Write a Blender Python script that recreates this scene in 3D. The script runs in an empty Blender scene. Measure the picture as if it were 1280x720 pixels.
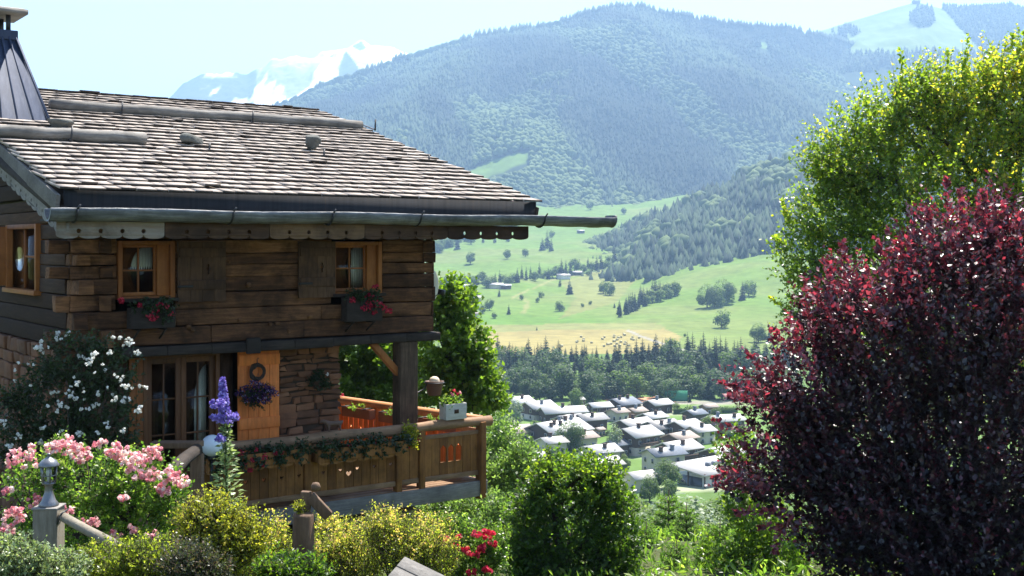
import bpy, math, random
import numpy as np
from mathutils import Vector, Matrix
from math import radians as R, sin, cos, pi

SC = bpy.context.scene
COL = SC.collection
random.seed(7)
rng = np.random.default_rng(7)

# ------------------------------------------------------------------ camera, sky, sun, exposure
F, CX, HY = 1500.0, 640.0, 305.0          # focal length in photo pixels, principal column, horizon row
cam = bpy.data.cameras.new('camera')
cam.sensor_fit = 'HORIZONTAL'
cam.sensor_width = 36
cam.lens = 36 * F / 1280
cam.shift_y = -(360 - HY) / 1280
cam.clip_start = 0.1
cam.clip_end = 60000
camo = bpy.data.objects.new('camera', cam)
camo.rotation_euler = (R(90), 0, 0)
COL.objects.link(camo)
SC.camera = camo

SUN_EL, SUN_AZ = 62.0, 27.0               # azimuth clockwise from the view direction (+Y)
w = bpy.data.worlds.new('World')
SC.world = w
w.use_nodes = True
wn = w.node_tree
sky = wn.nodes.new('ShaderNodeTexSky')
sky.sky_type = 'NISHITA'
sky.sun_disc = False
sky.sun_elevation = R(SUN_EL)
sky.sun_rotation = R(SUN_AZ)
sky.altitude = 1200
sky.air_density = 1.0
sky.dust_density = 1.8
sky.ozone_density = 0.8
bg = wn.nodes['Background']
wn.links.new(sky.outputs[0], bg.inputs[0])
bg.inputs[1].default_value = 0.095
sl = bpy.data.lights.new('sun', 'SUN')
sl.energy = 5.0
sl.angle = R(0.5)
sl.color = (1.0, 0.95, 0.87)
so = bpy.data.objects.new('sun', sl)
sd = Vector((sin(R(SUN_AZ)) * cos(R(SUN_EL)), cos(R(SUN_AZ)) * cos(R(SUN_EL)), sin(R(SUN_EL))))
so.rotation_euler = sd.to_track_quat('Z', 'Y').to_euler()
so.location = (20, 40, 60)
COL.objects.link(so)
SC.view_settings.view_transform = 'Standard'
SC.view_settings.look = 'None'
SC.view_settings.exposure = 1.7
SC.view_settings.gamma = 1
SC.view_settings.use_curve_mapping = False
SC.render.engine = 'CYCLES'
cy = SC.cycles
cy.use_denoising = True
cy.max_bounces = 8
cy.diffuse_bounces = 5
cy.glossy_bounces = 3
cy.transmission_bounces = 5
cy.transparent_max_bounces = 8
cy.volume_bounces = 0
cy.sample_clamp_indirect = 6

# ------------------------------------------------------------------ helpers
def at(px, py, Y):
    "world point seen at photo pixel (px, py) at distance Y"
    return np.array([(px - CX) / F * Y, Y, (HY - py) / F * Y])

def smooth(x, a, b):
    t = np.clip((np.asarray(x, float) - a) / (b - a), 0, 1)
    return t * t * (3 - 2 * t)

def vnoise(x, y, seed=0):
    "cheap 2-D value noise in 0..1"
    x = np.asarray(x, float); y = np.asarray(y, float)
    xi = np.floor(x); yi = np.floor(y)
    fx = x - xi; fy = y - yi
    fx = fx * fx * (3 - 2 * fx); fy = fy * fy * (3 - 2 * fy)
    def h(a, b):
        v = np.sin(a * 127.1 + b * 311.7 + seed * 74.7) * 43758.5453
        return v - np.floor(v)
    return (h(xi, yi) * (1 - fx) + h(xi + 1, yi) * fx) * (1 - fy) + (h(xi, yi + 1) * (1 - fx) + h(xi + 1, yi + 1) * fx) * fy

def fbm(x, y, seed=0, oct=4):
    s = 0; a = .5; t = 0
    for k in range(oct):
        s = s + a * vnoise(x * 2 ** k, y * 2 ** k, seed + k * 13); t += a; a *= .5
    return s / t

class MB:
    "collects shapes and links them as ONE mesh object"
    def __init__(s):
        s.v = []; s.f = []; s.t = []; s.c = []; s.n = 0
    def add(s, v, f, t=0.5, mi=0, c=None):
        v = np.asarray(v, float).reshape(-1, 3)
        if isinstance(f, np.ndarray):
            s.f.append((f + s.n, mi))
        else:
            by = {}
            for q in f: by.setdefault(len(q), []).append(q)
            for k in by: s.f.append((np.array(by[k], int) + s.n, mi))
        s.v.append(v)
        s.t.append(np.broadcast_to(np.asarray(t, float), (len(v),)).copy())
        if c is not None: s.c.append(np.asarray(c, float))
        s.n += len(v)
    def mesh(s, name, mats, smooth=False):
        me = bpy.data.meshes.new(name)
        v = np.concatenate(s.v); me.vertices.add(len(v)); me.vertices.foreach_set('co', v.astype(np.float32).ravel())
        lv = np.concatenate([f.ravel() for f, m in s.f]); ln = np.concatenate([np.full(len(f), f.shape[1]) for f, m in s.f])
        mi = np.concatenate([np.full(len(f), m) for f, m in s.f])
        me.loops.add(len(lv)); me.loops.foreach_set('vertex_index', lv.astype(np.int32))
        me.polygons.add(len(ln)); me.polygons.foreach_set('loop_start', np.concatenate([[0], np.cumsum(ln)[:-1]]).astype(np.int32))
        me.polygons.foreach_set('material_index', mi.astype(np.int32))
        if smooth: me.polygons.foreach_set('use_smooth', np.ones(len(ln), bool))
        me.update(calc_edges=True)
        a = me.attributes.new('t', 'FLOAT', 'POINT'); a.data.foreach_set('value', np.concatenate(s.t).astype(np.float32))
        if s.c:
            a = me.attributes.new('cover', 'FLOAT_COLOR', 'POINT')
            c = np.concatenate(s.c); c = np.hstack([c, np.ones((len(c), 1))]); a.data.foreach_set('color', c.astype(np.float32).ravel())
        for m in (mats if isinstance(mats, (list, tuple)) else [mats]): me.materials.append(m)
        return me
    def build(s, name, mats, parent=None, smooth=False, bevel=0, loc=None, rotz=0):
        o = bpy.data.objects.new(name, s.mesh(name, mats, smooth))
        COL.objects.link(o)
        if parent is not None: o.parent = parent
        if loc is not None: o.location = loc
        o.rotation_euler.z = rotz
        if bevel:
            b = o.modifiers.new('bevel', 'BEVEL'); b.width = bevel; b.segments = 2; b.limit_method = 'ANGLE'; b.angle_limit = R(40)
        return o
    # ---- shapes
    def box(s, x0, x1, y0, y1, z0, z1, t=None, j=0.0, mi=0):
        v = np.array([(x, y, z) for z in (z0, z1) for y in (y0, y1) for x in (x0, x1)], float)
        if j: v += rng.uniform(-j, j, v.shape)
        s.add(v, np.array([(0, 2, 3, 1), (4, 5, 7, 6), (0, 1, 5, 4), (2, 6, 7, 3), (0, 4, 6, 2), (1, 3, 7, 5)]), rng.random() if t is None else t, mi)
    def bar(s, a, b, w, h, up=(0, 0, 1), t=None, mi=0):
        a = Vector(a); b = Vector(b); d = (b - a).normalized(); u = Vector(up); sx = d.cross(u).normalized(); u = sx.cross(d)
        v = [p + sx * (i * w / 2) + u * (k * h / 2) for p in (a, b) for i, k in ((-1, -1), (1, -1), (1, 1), (-1, 1))]
        s.add(np.array(v), np.array([(0, 3, 2, 1), (4, 5, 6, 7), (0, 1, 5, 4), (1, 2, 6, 5), (2, 3, 7, 6), (3, 0, 4, 7)]), rng.random() if t is None else t, mi)
    def tube(s, pts, rad, n=8, t=None, cap=True, mi=0, wob=0.0):
        pts = [Vector(p) for p in pts]; m = len(pts)
        rad = [rad] * m if np.isscalar(rad) else rad
        V = []; prev = None
        for i, p in enumerate(pts):
            d = (pts[min(i + 1, m - 1)] - pts[max(i - 1, 0)]).normalized()
            if prev is None: u = d.orthogonal().normalized()
            else: u = (prev - d * prev.dot(d)).normalized()
            prev = u; q = d.cross(u)
            for k in range(n):
                a = 2 * pi * k / n
                V.append(p + (u * cos(a) + q * sin(a)) * rad[i] * (1 + (random.uniform(-wob, wob) if wob else 0)))
        f = [(i * n + k, i * n + (k + 1) % n, (i + 1) * n + (k + 1) % n, (i + 1) * n + k) for i in range(m - 1) for k in range(n)]
        if cap: f += [tuple(range(n - 1, -1, -1)), tuple((m - 1) * n + k for k in range(n))]
        s.add(np.array(V), f, rng.random() if t is None else t, mi)
    def lathe(s, prof, c=(0, 0, 0), n=24, t=.5, cap=True, mi=0, rot=0):
        V = [(c[0] + r * cos(rot + 2 * pi * k / n), c[1] + r * sin(rot + 2 * pi * k / n), c[2] + z) for r, z in prof for k in range(n)]
        m = len(prof)
        f = [(i * n + k, i * n + (k + 1) % n, (i + 1) * n + (k + 1) % n, (i + 1) * n + k) for i in range(m - 1) for k in range(n)]
        if cap: f += [tuple(range(n - 1, -1, -1)), tuple((m - 1) * n + k for k in range(n))]
        s.add(np.array(V), f, t, mi)
    def plate(s, outer, holes, thick, fn, t=None, mi=0):
        "flat board cut from a 2-D outline with holes; fn maps (u, v, w) to a point"
        cu = bpy.data.curves.new('tmp', 'CURVE'); cu.dimensions = '2D'; cu.fill_mode = 'BOTH'; cu.extrude = thick / 2
        for ring in [outer] + list(holes):
            sp = cu.splines.new('POLY'); sp.points.add(len(ring) - 1)
            for p, (u, v) in zip(sp.points, ring): p.co = (u, v, 0, 1)
            sp.use_cyclic_u = True
        ob = bpy.data.objects.new('tmp', cu); me = bpy.data.meshes.new_from_object(ob)
        v = np.array([fn(*x.co) for x in me.vertices]); f = [tuple(p.vertices) for p in me.polygons]
        bpy.data.objects.remove(ob); bpy.data.curves.remove(cu); bpy.data.meshes.remove(me)
        s.add(v, f, rng.random() if t is None else t, mi)

def tag(o, label=None, cat=None, group=None, kind=None):
    for k, v in (('label', label), ('category', cat), ('group', group), ('kind', kind)):
        if v: o[k] = v
    return o

def thing(name, loc, label, cat, group=None, rotz=0):
    o = bpy.data.objects.new(name, None); COL.objects.link(o)
    o.empty_display_size = .2; o.location = loc; o.rotation_euler = (0, 0, rotz)
    return tag(o, label, cat, group)

# ------------------------------------------------------------------ materials
def nt(name):
    m = bpy.data.materials.new(name); m.use_nodes = True
    return m, m.node_tree, m.node_tree.nodes['Principled BSDF']
def N(t, kind, **kw):
    n = t.nodes.new(kind)
    for k, v in kw.items(): setattr(n, k, v)
    return n
def ramp(t, cols, fac=None):
    r = N(t, 'ShaderNodeValToRGB'); e = r.color_ramp.elements
    while len(e) < len(cols): e.new(.5)
    for q, (p, c) in zip(e, cols): q.position = p; q.color = (*c, 1)
    if fac is not None: t.links.new(fac, r.inputs[0])
    return r
def attr(t, name='t'):
    a = N(t, 'ShaderNodeAttribute'); a.attribute_name = name; return a
def mathn(t, op, a, b):
    n = N(t, 'ShaderNodeMath', operation=op)
    for i, q in enumerate((a, b)):
        if hasattr(q, 'links'): t.links.new(q, n.inputs[i])
        else: n.inputs[i].default_value = q
    return n.outputs[0]

def grain(name, cols, scale=(1, 1, 1), nscale=6, rough=.8, bump=.4, tmix=.5, spec=.3, metal=0, stain=0, detail=8):
    "noise stretched by `scale` (wood grain, stone, rust), shifted per piece by attribute t"
    m, t, p = nt(name)
    tc = N(t, 'ShaderNodeTexCoord'); mp = N(t, 'ShaderNodeMapping'); mp.inputs['Scale'].default_value = scale
    t.links.new(tc.outputs['Object'], mp.inputs['Vector'])
    a = attr(t); va = N(t, 'ShaderNodeVectorMath', operation='ADD'); ml = mathn(t, 'MULTIPLY', a.outputs['Fac'], 37.0)
    t.links.new(mp.outputs[0], va.inputs[0]); t.links.new(ml, va.inputs[1])
    n = N(t, 'ShaderNodeTexNoise'); n.inputs['Scale'].default_value = nscale; n.inputs['Detail'].default_value = detail; n.inputs['Roughness'].default_value = .68
    t.links.new(va.outputs[0], n.inputs['Vector'])
    f = mathn(t, 'ADD', mathn(t, 'MULTIPLY', n.outputs['Fac'], 1.6 * (1 - tmix)), mathn(t, 'SUBTRACT', mathn(t, 'MULTIPLY', a.outputs['Fac'], tmix), .8 * (1 - tmix) - .5 * (1 - tmix)))
    r = ramp(t, cols, f)
    co = r.outputs[0]
    if stain:
        n2 = N(t, 'ShaderNodeTexNoise'); n2.inputs['Scale'].default_value = 1.7; n2.inputs['Detail'].default_value = 6; n2.inputs['Roughness'].default_value = .7; n2.inputs['Distortion'].default_value = .4
        t.links.new(tc.outputs['Object'], n2.inputs['Vector'])
        r2 = ramp(t, [(.36, (1 - stain, 1 - stain, 1 - stain)), (.6, (1.05, 1.05, 1.05))], n2.outputs['Fac'])
        g = N(t, 'ShaderNodeMix', data_type='RGBA', blend_type='MULTIPLY'); g.inputs['Factor'].default_value = 1
        t.links.new(co, g.inputs['A']); t.links.new(r2.outputs[0], g.inputs['B']); co = g.outputs['Result']
    t.links.new(co, p.inputs['Base Color'])
    p.inputs['Roughness'].default_value = rough; p.inputs['Specular IOR Level'].default_value = spec; p.inputs['Metallic'].default_value = metal
    b = N(t, 'ShaderNodeBump'); b.inputs['Strength'].default_value = bump; b.inputs['Distance'].default_value = .02
    t.links.new(n.outputs['Fac'], b.inputs['Height']); t.links.new(b.outputs[0], p.inputs['Normal'])
    return m

def leafmat(name, cols, trans=.35, rough=.38, spec=.5, tcol=None):
    m, t, p = nt(name)
    a = attr(t); r = ramp(t, cols, a.outputs['Fac'])
    t.links.new(r.outputs[0], p.inputs['Base Color'])
    p.inputs['Roughness'].default_value = rough; p.inputs['Specular IOR Level'].default_value = spec
    if trans > 0:
        tr = N(t, 'ShaderNodeBsdfTranslucent'); g = N(t, 'ShaderNodeMix', data_type='RGBA', blend_type='MULTIPLY'); g.inputs['Factor'].default_value = 1
        t.links.new(r.outputs[0], g.inputs['A']); g.inputs['B'].default_value = (*(tcol or (1.9, 2.0, 1.0)), 1)
        t.links.new(g.outputs['Result'], tr.inputs['Color'])
        mx = N(t, 'ShaderNodeMixShader'); mx.inputs[0].default_value = trans
        t.links.new(p.outputs[0], mx.inputs[1]); t.links.new(tr.outputs[0], mx.inputs[2])
        t.links.new(mx.outputs[0], t.nodes['Material Output'].inputs['Surface'])
    return m

def plain(name, col, rough=.6, spec=.4, metal=0, var=.15, nscale=8):
    lo = tuple(c * (1 - var) for c in col); hi = tuple(min(1, c * (1 + var)) for c in col)
    return grain(name, [(.2, lo), (.8, hi)], nscale=nscale, rough=rough, spec=spec, metal=metal, bump=.1, tmix=.3)

def glassmat(name, col, rough=.06):
    m, t, p = nt(name)
    p.inputs['Base Color'].default_value = (*col, 1); p.inputs['Roughness'].default_value = rough
    p.inputs['Transmission Weight'].default_value = .9; p.inputs['IOR'].default_value = 1.45
    return m

# ------------------------------------------------------------------ terrain
def gz(X, Y):
    "height of the ground: garden terrace, steep slope, flat valley floor, meadow hillside"
    X = np.asarray(X, float); Y = np.asarray(Y, float)
    z = np.interp(Y, [-60, -4, 0, 5, 9, 14, 19, 24, 30, 45, 60, 120, 250, 330, 860, 1100, 1300, 1500, 1900, 2300, 2600, 5000, 14000],
                  [3, -1.4, -1.7, -2.6, -3.3, -4.0, -4.6, -6.2, -8.5, -14.5, -20, -38, -58, -62, -62, -51, -37, -22, 13, 74, 105, 180, 200])
    u = CX + X / np.maximum(Y, 50) * F
    z = z + 30 * smooth(u, 760, 980) * smooth(Y, 900, 1350)
    z = z + (fbm(X / 90, Y / 90, 3) - .5) * 14 * smooth(Y, 850, 1300) + (fbm(X / 30, Y / 30, 5, 2) - .5) * 2.0 * smooth(Y, 60, 200) * (1 - .85 * smooth(Y, 250, 330) * (1 - smooth(Y, 860, 1000)))
    return z

def inpoly(px, py, poly):
    px = np.asarray(px); c = np.zeros(px.shape, bool); n = len(poly)
    for i in range(n):
        (x1, y1), (x2, y2) = poly[i], poly[i - 1]
        with np.errstate(divide='ignore', invalid='ignore'):
            c ^= ((y1 > py) != (y2 > py)) & (px < (x2 - x1) * (py - y1) / (y2 - y1 + 1e-12) + x1)
    return c

def groundmat(name, scale, var, bump=0):
    m, t, p = nt(name)
    a = attr(t, 'cover'); tc = N(t, 'ShaderNodeTexCoord')
    n = N(t, 'ShaderNodeTexNoise'); n.inputs['Scale'].default_value = scale; n.inputs['Detail'].default_value = 7; n.inputs['Roughness'].default_value = .65
    t.links.new(tc.outputs['Object'], n.inputs['Vector'])
    r = ramp(t, [(.3, (1 - var,) * 3), (.7, (1 + var,) * 3)], n.outputs['Fac'])
    g = N(t, 'ShaderNodeMix', data_type='RGBA', blend_type='MULTIPLY'); g.inputs['Factor'].default_value = 1
    t.links.new(a.outputs['Color'], g.inputs['A']); t.links.new(r.outputs[0], g.inputs['B']); t.links.new(g.outputs['Result'], p.inputs['Base Color'])
    p.inputs['Roughness'].default_value = .95; p.inputs['Specular IOR Level'].default_value = .1
    return m

SOIL = np.array((.06, .045, .03)); GRASS = np.array((.075, .125, .03)); MEADOW = np.array((.095, .155, .026)); HAY = np.array((.21, .175, .062))
DRY = np.array((.145, .15, .05)); FOREST = np.array((.018, .032, .016)); PALE = np.array((.28, .26, .21))

us = np.concatenate([np.linspace(-3200, 200, 50)[:-1], np.linspace(200, 1300, 300), np.linspace(1300, 4200, 50)[1:]])
ds = np.concatenate([np.linspace(-50, 2, 10)[:-1], np.linspace(2, 60, 60)[:-1], np.linspace(60, 330, 60)[:-1], np.linspace(330, 860, 110)[:-1], np.linspace(860, 2500, 160)[:-1], np.geomspace(2500, 14000, 25)])
U, D = np.meshgrid(us, ds)
X = (U - CX) / F * np.where(D > 60, D, 60 + (D - 60) * .0 + 0)
Y = D.copy()
Z = gz(X, Y)
with np.errstate(divide='ignore'):
    PX = CX + X / np.maximum(Y, 1) * F; PY = HY - Z / np.maximum(Y, 1) * F
C = np.empty(X.shape + (3,)); C[:] = GRASS
n1 = fbm(X / 40, Y / 40, 11)[..., None]; n2 = fbm(X / 140, Y / 90, 21)[..., None]
mead = MEADOW * (1 - smooth(n2, .45, .7)) + (MEADOW * .55 + DRY * .45) * smooth(n2, .45, .7)
mead = mead * (.9 + .25 * n1)
C = np.where((Y > 690)[..., None], mead, C)
nears = (Y < 60)[..., None]; C = np.where(nears, SOIL * (.7 + .6 * n1) * .6 + GRASS * .4, C)
vil = ((Y > 290) & (Y < 500))[..., None]
C = np.where(vil, GRASS * 1.25 * (.8 + .5 * n1) + (PALE - GRASS) * smooth(n1, .62, .72) * .8, C)
hayp = inpoly(PX, PY, [(560, 418), (700, 411), (832, 411), (852, 421), (838, 441), (560, 446)])[..., None]
C = np.where(hayp, HAY * (.9 + .25 * n1), C)
strip = inpoly(PX, PY, [(540, 408), (700, 405), (820, 404), (835, 411), (700, 412), (540, 419)])[..., None]
C = np.where(strip, DRY * (.95 + .3 * n1), C)
lush = inpoly(PX, PY, [(560, 392), (700, 396), (770, 404), (700, 405), (540, 408), (540, 390)])[..., None]
C = np.where(lush, np.array((.085, .155, .022)), C)
dryp = inpoly(PX, PY, [(700, 352), (770, 334), (800, 345), (770, 378), (700, 398), (720, 372)])[..., None]
C = np.where(dryp, DRY * (.85 + .3 * n1) * np.array((1, 1.05, .9)), C)
def lane(C, pts, wd, col):
    for (x1, y1), (x2, y2) in zip(pts, pts[1:]):
        dx, dy = x2 - x1, y2 - y1; q = np.clip(((PX - x1) * dx + (PY - y1) * dy) / (dx * dx + dy * dy), 0, 1)
        dist = np.hypot(PX - x1 - q * dx, (PY - y1 - q * dy) * 2.2)
        C = np.where(((dist < wd) & (Y > 280))[..., None], col, C)
    return C
C = lane(C, [(783, 412), (800, 420), (850, 437), (900, 446)], 2.6, PALE * .85)
C = lane(C, [(640, 372), (690, 350), (745, 340), (770, 333)], 2.2, DRY * 1.2)
C = lane(C, [(655, 390), (660, 378), (652, 372)], 3.4, DRY * 1.15)
C = lane(C, [(745, 298), (820, 290)], 2, DRY * 1.15)
C = lane(C, [(600, 512), (720, 508), (780, 505), (960, 502)], 4.0, PALE * .8)
C = lane(C, [(640, 585), (690, 560), (770, 520), (800, 508)], 5.0, PALE * .5)
tm = MB()
nu, nd = len(us), len(ds)
ii = np.arange(nu * nd).reshape(nd, nu)
tm.add(np.stack([X, Y, Z], -1), np.stack([ii[:-1, :-1], ii[:-1, 1:], ii[1:, 1:], ii[1:, :-1]], -1).reshape(-1, 4), .5, 0, C.reshape(-1, 3))
tag(tm.build('ground', groundmat('meadow_ground', .09, .25), smooth=True), kind='structure')

class Hill:
    "a landform: columns (px, d0, y0, d1, y1) give its foot and its crest; falls away behind the crest"
    def __init__(s, cols, gully, seed, crest_noise=2.0, shape=1.0):
        s.c = np.array(cols, float); s.g = gully; s.seed = seed; s.cn = crest_noise; s.sh = shape
    def xyz(s, px, q):
        px = np.asarray(px, float); q = np.asarray(q, float)
        d0, y0, d1, y1 = (np.interp(px, s.c[:, 0], s.c[:, k]) for k in (1, 2, 3, 4))
        Yq = d0 + (d1 - d0) * q
        z0 = (HY - y0) / F * d0 - 12; z1 = (HY - y1) / F * d1
        X = (px - CX) / F * Yq
        z = z0 + (z1 - z0) * np.clip(q, 0, 1) ** s.sh
        env = np.sin(np.clip(q, 0, 1) * pi) ** .7
        wx = X + 260 * (fbm(X / 700, Yq / 900, s.seed + 5) - .5) * 2
        g = 1 - np.abs(2 * fbm(wx / (s.g * 7), Yq / (s.g * 26), s.seed, 4) - 1)
        z = z + env * ((g - .7) * s.g * 1.5 + (fbm(X / (s.g * 1.2), Yq / (s.g * 2.0), s.seed + 9, 3) - .5) * s.g * .45)
        z = z + s.cn * (fbm(X / 60, Yq / 60, s.seed + 3, 3) - .5) * np.clip(q, 0, 1)
        z = np.where(q > 1, z1 - (q - 1) * (d1 - d0) * .45 + s.cn * (fbm(X / 60, Yq / 60, s.seed + 3, 3) - .5), z)
        return np.stack([X, Yq, z], -1)
    def build(s, name, mat, px0, px1, nx, nq, cover):
        P, Q = np.meshgrid(np.linspace(px0, px1, nx), np.concatenate([np.linspace(0, 1, nq), [1.05, 1.2, 1.6]]))
        V = s.xyz(P, Q); q = len(Q)
        ii = np.arange(nx * q).reshape(q, nx)
        m = MB(); PYv = HY - V[..., 2] / V[..., 1] * F
        m.add(V, np.stack([ii[:-1, :-1], ii[:-1, 1:], ii[1:, 1:], ii[1:, :-1]], -1).reshape(-1, 4), .5, 0, cover(P, PYv, Q, V).reshape(-1, 3))
        return tag(m.build(name, mat, smooth=True), kind='structure')

RIDGE = [(-700, 330), (-300, 300), (0, 235), (200, 182), (300, 158), (365, 134), (395, 121), (430, 107), (480, 89), (520, 76), (560, 64), (600, 53), (650, 46), (690, 40), (720, 31), (738, 25), (755, 19), (770, 17), (800, 18), (850, 29), (900, 37),
         (940, 42), (980, 43), (1010, 48), (1060, 64), (1120, 74), (1200, 66), (1290, 50), (1500, 40), (2200, 30)]
mount = Hill([(p, 2250, 272, 3800 if p < 950 else 3800 + min(300, (p - 950) * 2), y) for p, y in RIDGE], 95, 2, 14)
BACK = [(860, 60), (920, 52), (985, 50), (1010, 43), (1035, 36), (1070, 25), (1100, 16), (1125, 8), (1140, 4), (1152, 4), (1165, 8), (1180, 11), (1215, 13), (1245, 11), (1262, 9), (1290, 18), (1400, 35), (2200, 60)]
back = Hill([(p, 3300, 130, 4400, y) for p, y in BACK], 30, 5, 4)
SPUR = [(640, 1300, 349, 1900, 344), (700, 1280, 357, 1900, 330), (760, 1230, 365, 1900, 308), (800, 1200, 362, 1850, 288), (850, 1200, 355, 1800, 266), (900, 1220, 340, 1800, 242), (960, 1250, 322, 1800, 216), (1010, 1250, 318, 1800, 200), (1150, 1250, 320, 1800, 175), (1500, 1250, 330, 1800, 150)]
spur = Hill(SPUR, 22, 8, 5)
SNOW = [(60, 145), (190, 140), (212, 122), (228, 108), (250, 95), (290, 91), (310, 93), (340, 76), (370, 69), (388, 71), (405, 66), (428, 62), (440, 55), (452, 52), (464, 58), (490, 61), (512, 67), (530, 76), (560, 90), (620, 120), (700, 150)]
alp = Hill([(p, 5600, 190, 7200, y) for p, y in SNOW], 170, 4, 40)
CLEAR = [[(570, 226), (600, 206), (640, 192), (664, 189), (660, 203), (630, 215), (600, 226)], [(940, 54), (955, 53), (965, 60), (960, 63), (946, 58)], [(672, 122), (690, 105), (704, 98), (700, 118), (684, 126)],
         [(715, 190), (735, 200), (720, 212)], [(745, 66), (765, 60), (760, 72)], [(716, 40), (740, 22), (752, 22), (735, 40), (716, 48)], [(560, 178), (600, 165), (640, 156), (690, 150), (640, 164), (590, 178)], [(812, 100), (822, 96), (832, 118), (826, 122)]]
def cov_mount(P, Yp, Q, V):
    c = np.empty(P.shape + (3,)); c[:] = FOREST
    n = fbm(V[..., 0] / 120, V[..., 1] / 120, 4)[..., None]
    c = c * (.7 + .7 * n)
    for k, pl in enumerate(CLEAR):
        c = np.where(inpoly(P, Yp, pl)[..., None], MEADOW * (1.0 if k < 2 else .6), c)
    return c
def grassy(P, Yp):
    g = (P < 1178 + (Yp - 10) * .9) & (Yp < 68 + (1100 - P) * .02) & (P > 1005)
    cop = ((P - 1153) / 16) ** 2 + ((Yp - 23) / 12.5) ** 2 < 1
    st = inpoly(P, Yp, [(1030, 44), (1060, 34), (1078, 40), (1040, 60), (1020, 66), (1008, 60)]) & (vnoise(P / 5, Yp / 4, 3) > .45)
    return g & ~cop & ~st
def cov_back(P, Yp, Q, V):
    c = np.empty(P.shape + (3,)); c[:] = FOREST
    n = fbm(V[..., 0] / 200, V[..., 1] / 100, 6)[..., None]
    return np.where(grassy(P, Yp)[..., None], (MEADOW * .8 + DRY * .3) * (.8 + .4 * n), c)
def cov_spur(P, Yp, Q, V):
    c = np.empty(P.shape + (3,)); c[:] = FOREST
    return c * (.8 + .5 * fbm(V[..., 0] / 60, V[..., 1] / 60, 6)[..., None])
def cov_alp(P, Yp, Q, V):
    gx = np.gradient(V[..., 2], axis=1); n = fbm(V[..., 0] / 170, V[..., 1] / 900, 9, 4)
    rock = smooth(n, .48, .54) * np.where(P < 320, 1.0, .8) * smooth(Yp, 60, 95)
    rock = np.maximum(rock, smooth(Yp, 92, 99) * (P < 318) * smooth(n, .38, .46))
    rock = np.maximum(rock, inpoly(P, Yp, [(412, 70), (432, 62), (448, 84), (440, 112), (420, 118), (424, 90)]) * smooth(n, .3, .4))
    rock = np.maximum(rock, inpoly(P, Yp, [(440, 58), (452, 51), (458, 60), (450, 64)]) * .9)
    return np.array((.86, .87, .88)) * (1 - rock[..., None]) + np.array((.045, .05, .06)) * rock[..., None]
hm = groundmat('forest_floor', .02, .3)
mount.build('forested_mountain', hm, -700, 2200, 420, 110, cov_mount)
back.build('grassy_mountain', groundmat('alpine_pasture', .01, .2), 860, 1700, 420, 120, cov_back)
spur.build('forested_hill', hm, 640, 1500, 160, 60, cov_spur)
alp.build('snowy_mountain', groundmat('snow_and_rock', .004, .1), 60, 700, 400, 160, cov_alp)

# ------------------------------------------------------------------ haze: one closed box of even pale air
hz = MB(); hz.box(-42000, 50000, -400, 15000, -80, 1300, t=.5)
m, t, p = nt('haze_air'); t.nodes.remove(p)
pv = N(t, 'ShaderNodeVolumePrincipled'); pv.inputs['Color'].default_value = (.42, .67, 1.0, 1); pv.inputs['Density'].default_value = 0.00016; pv.inputs['Anisotropy'].default_value = .25
t.links.new(pv.outputs[0], t.nodes['Material Output'].inputs['Volume'])
tag(hz.build('haze', m), kind='stuff')

# ------------------------------------------------------------------ distant woods (each one mass)
def low_conifer(n=7):
    v = [(0, 0, 1.0)]; f = []
    for k, (zb, rb) in enumerate(((.52, .13), (.12, .2))):
        b = len(v); v += [(cos(2 * pi * i / n + k) * rb * (1 + .25 * (i % 2)), sin(2 * pi * i / n + k) * rb * (1 + .25 * (i % 2)), zb + .05 * (i % 3)) for i in range(n)]
        v.append((0, 0, .78)) if k else None
        top = 0 if k == 0 else len(v) - 1
        f += [(b + i, b + (i + 1) % n, top) for i in range(n)]
    return np.array(v), np.array(f)
def low_broad():
    import bmesh
    bm = bmesh.new(); bmesh.ops.create_icosphere(bm, subdivisions=1, radius=1)
    v = np.array([x.co[:] for x in bm.verts]); f = np.array([[q.index for q in a.verts] for a in bm.faces]); bm.free()
    v = v * (1 + rng.uniform(-.25, .2, (len(v), 1))) * np.array((.36, .36, .45)) + np.array((0, 0, .52))
    return v, f
LC = [low_conifer() for _ in range(2)]; LB = [low_broad() for _ in range(4)]
def wood(name, P, H, broad, mats, tj=.5, tb=None):
    "P (N,3) feet, H heights, broad: mask of broad-crowned trees; one mesh"
    mb = MB()
    for lib, mask, mi in ((LC, ~broad, 0), (LB, broad, 1)):
        idx = np.nonzero(mask)[0]
        if not len(idx): continue
        for k, (v, f) in enumerate(lib):
            ids = idx[k::len(lib)]
            if not len(ids): continue
            a = rng.uniform(0, 2 * pi, len(ids)); sq = rng.uniform(.8, 1.25, (len(ids), 1))
            vx = v[None, :, 0] * np.cos(a)[:, None] - v[None, :, 1] * np.sin(a)[:, None]; vy = v[None, :, 0] * np.sin(a)[:, None] + v[None, :, 1] * np.cos(a)[:, None]
            V = np.stack([vx * sq, vy * sq, np.broadcast_to(v[None, :, 2], vx.shape)], -1) * H[ids][:, None, None] + P[ids][:, None, :]
            Fc = (f[None] + (np.arange(len(ids)) * len(v))[:, None, None]).reshape(-1, 3)
            tt = np.repeat((rng.random(len(ids)) if tb is None else np.clip(tb[ids] + rng.uniform(-.25, .25, len(ids)), 0, 1)), len(v))
            mb.add(V.reshape(-1, 3), Fc, tt, mi)
    return tag(mb.build(name, mats), kind='stuff')
M_con = leafmat('far_conifer', [(0, (.004, .011, .009)), (1, (.045, .07, .032))], trans=0, rough=.8, spec=.1)
M_brd = leafmat('far_broadleaf', [(0, (.034, .058, .018)), (1, (.085, .118, .036))], trans=0, rough=.8, spec=.1)

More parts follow.
